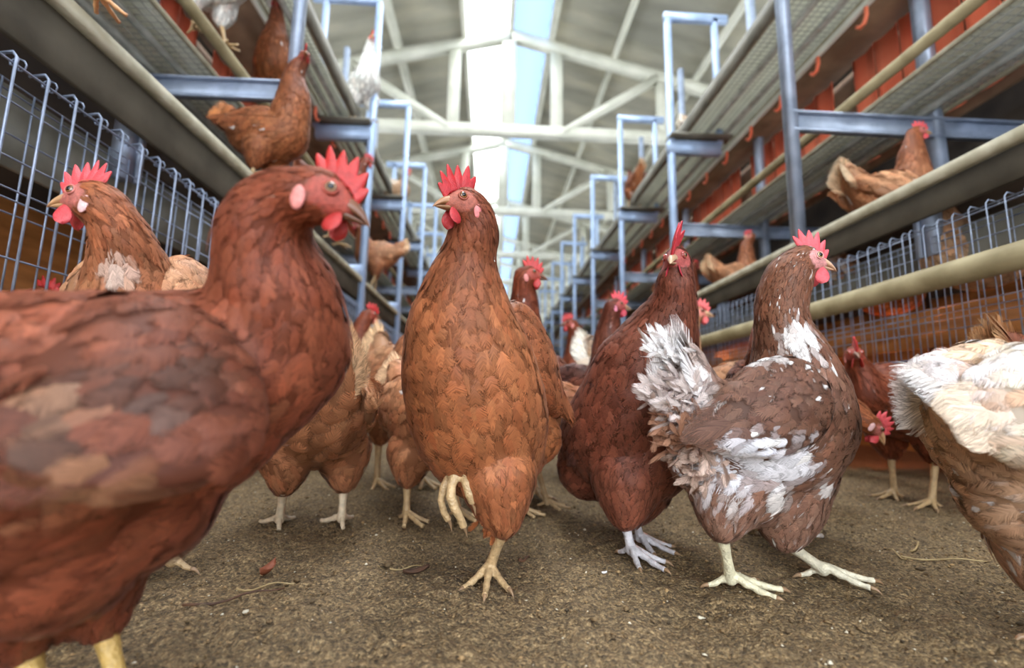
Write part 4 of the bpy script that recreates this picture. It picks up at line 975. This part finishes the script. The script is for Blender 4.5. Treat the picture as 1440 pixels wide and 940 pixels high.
build_hen('dark brown hen facing the camera with tall flopping comb, left of the speckled hen',
    head=(pp(951, 366, .60), 236, -6, 0, 1.0), neck=[S(950, 396, .60, 25), S(947, 428, .61, 31), S(930, 472, .63, 48)],
    torso=[S(905, 530, .645, 72), S(888, 585, .66, 80), S(862, 615, .70, 74), S(846, 612, .76, 52)],
    extra=[S(930, 560, .64, 52)+((-.3, 0, -1), 'body', .08), S(830, 655, .72, 45)+((-.2, 0, -1), 'thigh', .12), S(910, 640, .64, 60)+((-.2, 0, -1), 'thigh', .1)],
    tail=dict(base=pp(826, 592, .80), tip=pp(808, 562, .86), r=.03),
    legs=[dict(thigh=S(882, 670, .625, 50), hock=pp(879, 735, .60), foot=G(888, 789), yaw=-60, col=(196, 192, 196)), dict(thigh=S(905, 680, .66, 40), hock=pp(893, 728, .635), foot=G(900, 770), yaw=-50, col=(196, 192, 196))],
    wings=[dict(a=pp(893, 515, .60), b=pp(815, 640, .66), n=unit(np.array([-.75, -.62, .1])), w=.05, t=.024)],
    pal='dark', q=1., hk=dict(combn=4, combh=1.5, combtilt=0, combbend=.35, wat=1.))

build_hen('white speckled brown hen walking right with pink comb and raised ragged white tail',
    head=(pp(1131, 366, .55), -4, -4, 0, 1.0),
    neck=[S(1108, 392, .55, 31), S(1098, 430, .55, 33), S(1102, 470, .55, 37), S(1112, 508, .55, 50)],
    torso=[S(1122, 556, .545, 64), S(1105, 600, .54, 82), S(1058, 615, .535, 82), S(1008, 600, .525, 62)],
    extra=[S(1040, 670, .53, 66)+((-.3, 0, -1), 'thigh', .12), S(1105, 660, .54, 62)+((0, 0, -1), 'thigh', .12), S(975, 590, .515, 42)+((-.9, -.1, .1), 'thigh', .3, 1.1), S(990, 645, .52, 48)+((-.6, 0, -.6), 'thigh', .25), S(965, 545, .51, 30)+((-.5, 0, .8), 'thigh', .3, 1.2)],
    tail=dict(base=pp(985, 560, .52), tip=pp(945, 428, .50), r=.026, n=6, spread=.12, w=.02, tipc=(240, 238, 240)),
    legs=[dict(thigh=S(1022, 690, .51, 50), hock=pp(1014, 748, .49), foot=G(1028, 832), yaw=-8, col=(222, 214, 182)), dict(thigh=S(1104, 700, .53, 52), hock=pp(1103, 762, .52), foot=G(1158, 818), yaw=-12, col=(222, 214, 190))],
    wings=[dict(a=pp(1165, 545, .492), b=pp(985, 612, .455), n=unit(np.array([0, -.97, .22])), w=.047, t=.018)],
    pal='spec', q=1.0, fscale=.85, white_p=.15, wing_white=.20, hk=dict(iris=(190, 160, 100), combn=6, combh=1.05, combtilt=8, wat=1.1, lobes=1.1),
    patches=[(pp(1062, 645, .465), .034, (.74, .72, .76), 1), (pp(1000, 655, .47), .036, (.74, .72, .76), .95), (pp(1118, 650, .475), .030, (.74, .72, .76), .95), (pp(1160, 670, .50), .014, WH, .8), (pp(1040, 700, .47), .014, (.6, .54, .52), .7), (pp(1128, 468, .51), .024, WH, .9), (pp(1075, 497, .505), .022, WH, .9),
             (pp(975, 560, .48), .028, WH, .85), (pp(1110, 700, .48), .012, WH, .8), (pp(1150, 610, .49), .012, WH, .7), (pp(960, 610, .48), .018, (.62, .5, .44), .7)],
    fluff=[(pp(955, 560, .50), .03, (-.6, -.1, .3), 260, (214, 200, 196), .024), (pp(990, 640, .50), .03, (-.6, -.2, -.4), 260, (196, 170, 156), .02), (pp(965, 600, .50), .03, (-.8, -.1, 0), 200, (168, 124, 100), .022),
           (pp(945, 500, .50), .014, (-.7, 0, .6), 90, (236, 232, 232), .026)])

build_hen('blurred white and tan hen cut by the right edge with white tail feathers pointing left',
    head=(pp(1640, 400, .46), 0, 0, 0, 1.), neck=[S(1600, 450, .455, 50), S(1570, 500, .45, 70)],
    torso=[S(1530, 580, .44, 105), S(1460, 610, .43, 112), S(1405, 590, .425, 88), S(1365, 560, .42, 60)],
    extra=[S(1440, 690, .42, 75)+((-.3, 0, -1), 'thigh', .2, 1.2), S(1400, 650, .42, 55)+((-.6, 0, -.5), 'thigh', .2, 1.2), S(1385, 520, .42, 40)+((-.9, 0, .1), 'tail', .12, 1.2)],
    tail=dict(base=pp(1375, 540, .42), tip=pp(1240, 512, .40), r=.034, n=8, spread=.22, w=.026, tipc=(238, 236, 242)),
    legs=[dict(thigh=S(1470, 760, .42, 60), hock=pp(1470, 830, .42), foot=G(1480, 905), yaw=0), dict(thigh=S(1540, 760, .44, 50), hock=pp(1545, 820, .44), foot=G(1560, 890), yaw=0)],
    wings=[dict(a=pp(1540, 560, .36), b=pp(1345, 590, .375), n=unit(np.array([0, -.97, .25])), w=.05, t=.018)],
    pal='pale', q=1.1, white_p=.25, hi=True, hk={}, patches=[(pp(1320, 520, .39), .05, (.78, .76, .8), .8), (pp(1420, 720, .38), .05, (.40, .24, .15), .8), (pp(1420, 560, .37), .02, (.45, .26, .16), .8)])

# ------- hens standing on the floor further back
T_head('brown hen just behind the centre hen, head turned right above its wing', 743, 387, .95, -75, 'tall', headyaw=0, pal='red', hi=True, q=.55, s=1.08)
T_head('dark necked hen with pink face looking right, between the centre hen and the dark hen', 866, 430, 1.10, -60, 'tall', headyaw=2, pal='dark', hi=True, q=.5)
T_head('tan hen with lowered head and pink comb beside the wing of the dark hen', 845, 528, .84, -22, 'low', headyaw=-20, pal='tan', tailc=(240, 226, 196), q=.6, tailup=.12)
T_at('pale tan hen standing behind the dark hen with flopping comb', 918, 1.36, 0, -15, 'stand', pal='pale', s=1.25, patches=[(0, 0, .30, .05, (.6, .36, .18), .8)])
T_head('small distant brown hen with white wing patch facing left behind the pale hen', 802, 451, 1.85, -140, 'tall', headyaw=180, pal='red', patches=[(-.02, .05, .26, .05, WH, .9)])
T_head('red brown hen hidden behind the neck of the speckled hen', 1072, 462, .85, 60, 'stand', pal='red', s=.93, q=.6, legcol=(220, 214, 210))
T_head('dark red hen at the right facing the camera from the shade of the tier', 1202, 505, .96, 200, 'low', headyaw=-118, pal='red', q=.6, hi=True, s=1.02)
T_head('hen with lowered red comb feeding between the speckled hen and the dark red hen', 1228, 606, .86, -40, 'reach', headyaw=-10, pal='tan', q=.6, s=1.)
T_at('brown hen deep in the orange glow under the right tier', 1350, 1.45, 0, 170, 'low', pal='red', patches=[(-.09, 0, .16, .03, WH, 1)])
T_at('brown hen with upright tan tail at the right edge behind the white tailed hen', 1560, .66, 0, 0, 'stand', pal='red', tailc=(232, 190, 140), s=.95, q=.7, tailup=.12)
T_at('brown hen with white legs behind the chest of the big close hen', 450, .74, 0, 118, 'stand', pal='tan', lower=.035, s=1.0, q=.6, legcol=(220, 200, 170), patches=[(-.05, -.06, .22, .025, WH, .9)])
T_at('tan hen with curved raised tail between the big close hen and the centre hen', 568, 1.08, 0, -55, 'stand', pal='tan', s=1.12, q=.6, tailup=.13, tailc=(226, 186, 140))
T_head('hen with pink comb just visible behind the curved tan tail', 521, 424, 1.45, 40, 'tall', pal='red', s=1.08)
T_at('tan hen partly hidden by the left side of the centre hen', 614, .80, 0, -50, 'stand', pal='tan', lower=.03, s=.95, q=.6)
T_head('hen behind the left wires showing only a dark red comb over the big hen', 62, 392, .84, 5, 'stand', pal='red', s=1.0)
T_head('hen whose small red comb shows right of the left facing hen', 238, 392, .76, -60, 'stand', pal='red', s=.95)
# ------- hens up in the tiers
T_at('brown hen perched on the left trough lip looking at the camera', 345, 1.33, .835, -8, 'tall', headyaw=-62, pal='mid', s=1.02, q=.9, hi=True, fscale=1.1, lower=.055)
_L = onZ(140, 8, .835)
T_hen('hen on the left trough at the top edge, only its leg in view', _L[0]-.04, _L[1], .835, 92, 'stand', pal='red', s=1., legcol=(226, 170, 120))
T_at('brown breasted hen standing on the left wire deck behind the bracket', 345, 1.76, 1.31, -80, 'tall', pal='mid', s=1.12)
T_at('white hen on the left wire deck at the very top of the picture', 232, 1.32, 1.31, -20, 'stand', pal='white', s=1.)
T_at('brown hen on the left trough behind the perched hen', 452, 1.85, .835, 20, 'stand', pal='red', s=1.05)
T_at('brown hen on the left trough beyond the blue grey frame', 515, 2.75, .835, -160, 'stand', pal='tan', s=1.1)
T_at('white hen with red face standing on the step of the left frame', 482, 2.42, 1.733, -60, 'tall', pal='white', s=1.12)
T_at('white and tan hen resting on the farther left frame step', 540, 3.46, 1.733, 0, 'sit', pal='pale', s=1.)
T_head('brown hen on the right tier behind the trough with its head raised', 1291, 196, 1.38, 2, 'sit', hz=.315, headyaw=-15, tailc=(226, 206, 176), Zg=.695, pal='tan', hi=True, q=.5, s=1.)
T_head('smaller brown hen farther along the right tier looking left', 1056, 352, 2.25, 10, 'sit', hz=.33, Zg=.695, pal='tan', s=.95, headyaw=170)
T_head('distant brown hen at the far end of the right trough row', 978, 385, 2.7, 10, 'sit', hz=.32, Zg=.695, pal='red', s=.95)
T_at('brown hen seen from behind on the right frame step with pale raised tail', 897, 3.56, 1.733, 92, 'stand', pal='mid', tailc=(236, 230, 200), s=1., tailup=.14)
T_at('pale hen crouching inside the right tier just above the wire front', 1395, 1.08, .475, 176, 'sit', pal='pale', s=1.0)
T_at('tan hen with white tail crouching inside the right tier above the wires', 1262, 1.42, .475, 5, 'sit', pal='tan', tailc=(240, 240, 244), s=1.)
T_at('pale hen on the upper right deck showing its tail above the rail', 1006, 2.8, 1.79, -5, 'stand', pal='pale', s=.9, tailc=(240, 236, 216))

# ------- loose things lying on the floor
M_straw = noisy('dry_straw', (150, 126, 84), (190, 168, 122), 40, .7, 0, .1, 300)
M_leaf = noisy('dry_leaf', (70, 46, 32), (104, 70, 46), 60, .7, 0, .3, 300)
M_ffeather = attr_mat('loose_feather', .6, 400, .2)
def stick(px_, py_, L, ang, rad, mat, name, lab, cat, bend=.15):
    p = G(px_, py_); a = math.radians(ang); n_ = 8; pts = []
    for t in np.linspace(-.5, .5, n_):
        x = p[0]+math.cos(a)*L*t-math.sin(a)*bend*L*(t*t); y = p[1]+math.sin(a)*L*t+math.cos(a)*bend*L*(t*t)
        pts.append((x, y, float(floor_z(x, y))+.0035+.002*math.sin(t*7)))
    org = tuple(p[:2])+(0.,)
    tag(MB().tube(pts, np.linspace(1, .5, n_)*rad, 8).build(name, mat, None, org, True), lab, cat)
stick(330, 852, .085, 24, .0014, M_leaf, 'twig', 'thin brown twig lying on the litter below the big close hen', 'twig')
stick(372, 832, .055, 8, .0012, M_straw, 'straw', 'pale dry straw beside the brown twig on the floor', 'straw')
stick(1290, 772, .07, 40, .0014, M_straw, 'straw', 'longer dry straw on the floor at the lower right', 'straw')
stick(1330, 790, .10, -12, .0012, M_straw, 'straw', 'thin dry straw crossing the floor near the right edge', 'straw')
stick(1262, 782, .04, 80, .0011, M_straw, 'straw', 'short dry straw left of the longer one at the lower right', 'straw')
stick(575, 800, .045, 30, .0010, M_straw, 'straw', 'fine pale straw left of the foot of the centre hen', 'straw')
stick(738, 788, .022, 50, .0022, M_leaf, 'bark_chip', 'small dark bark chip right of the foot of the centre hen', 'chip')
def leaf(px_, py_, L, W_, ang, mat, name, lab, cat, curl=.3, col=(.4, .3, .2)):
    p = G(px_, py_); a = math.radians(ang); V = []; nu_, nv_ = 9, 5
    for sd in (0, 1):
        for i in range(nu_):
            u = i/(nu_-1); w_ = math.sin(math.pi*min(.97, max(.03, u)))**.7*W_
            for j in range(nv_):
                v = j/(nv_-1)-.5; x = (u-.5)*L; y = v*w_
                zz = .004+curl*L*(u-.4)**2+curl*W_*abs(v)*1.2-.0007*sd
                X_ = p[0]+x*math.cos(a)-y*math.sin(a); Y_ = p[1]+x*math.sin(a)+y*math.cos(a); V.append((X_, Y_, zz))
    n0 = nu_*nv_; Fc = []
    for i in range(nu_-1):
        for j in range(nv_-1):
            q = i*nv_+j; Fc.append((q, q+nv_, q+nv_+1, q+1)); Fc.append((n0+q, n0+q+1, n0+q+nv_+1, n0+q+nv_))
    bd = [(i*nv_, (i+1)*nv_) for i in range(nu_-1)]+[((nu_-1)*nv_+j, (nu_-1)*nv_+j+1) for j in range(nv_-1)]+[((i+1)*nv_+nv_-1, i*nv_+nv_-1) for i in range(nu_-1)]+[(j+1, j) for j in range(nv_-1)]
    Fc += [(q, n0+q, n0+r, r) for q, r in bd]
    tag(MB().add(V, Fc, col).build(name, mat, None, tuple(p[:2])+(0.,), True), lab, cat)
leaf(585, 812, .030, .012, 20, M_leaf, 'dry_leaf', 'curled dark dry leaf left of the foot of the centre hen', 'leaf', .5)
leaf(376, 812, .022, .012, 70, M_ffeather, 'loose_feather', 'small rust brown feather standing on the floor under the big close hen', 'feather', .9, srgb((140, 76, 48)))
leaf(1075, 700, .05, .012, 10, M_ffeather, 'loose_feather', 'pale feather lying on the floor right of the speckled hen', 'feather', .2, srgb((170, 140, 118)))
leaf(850, 812, .006, .004, 0, M_ffeather, 'loose_feather', 'tiny white fluff on the floor left of the speckled hen', 'feather', .6, srgb((236, 236, 240)))
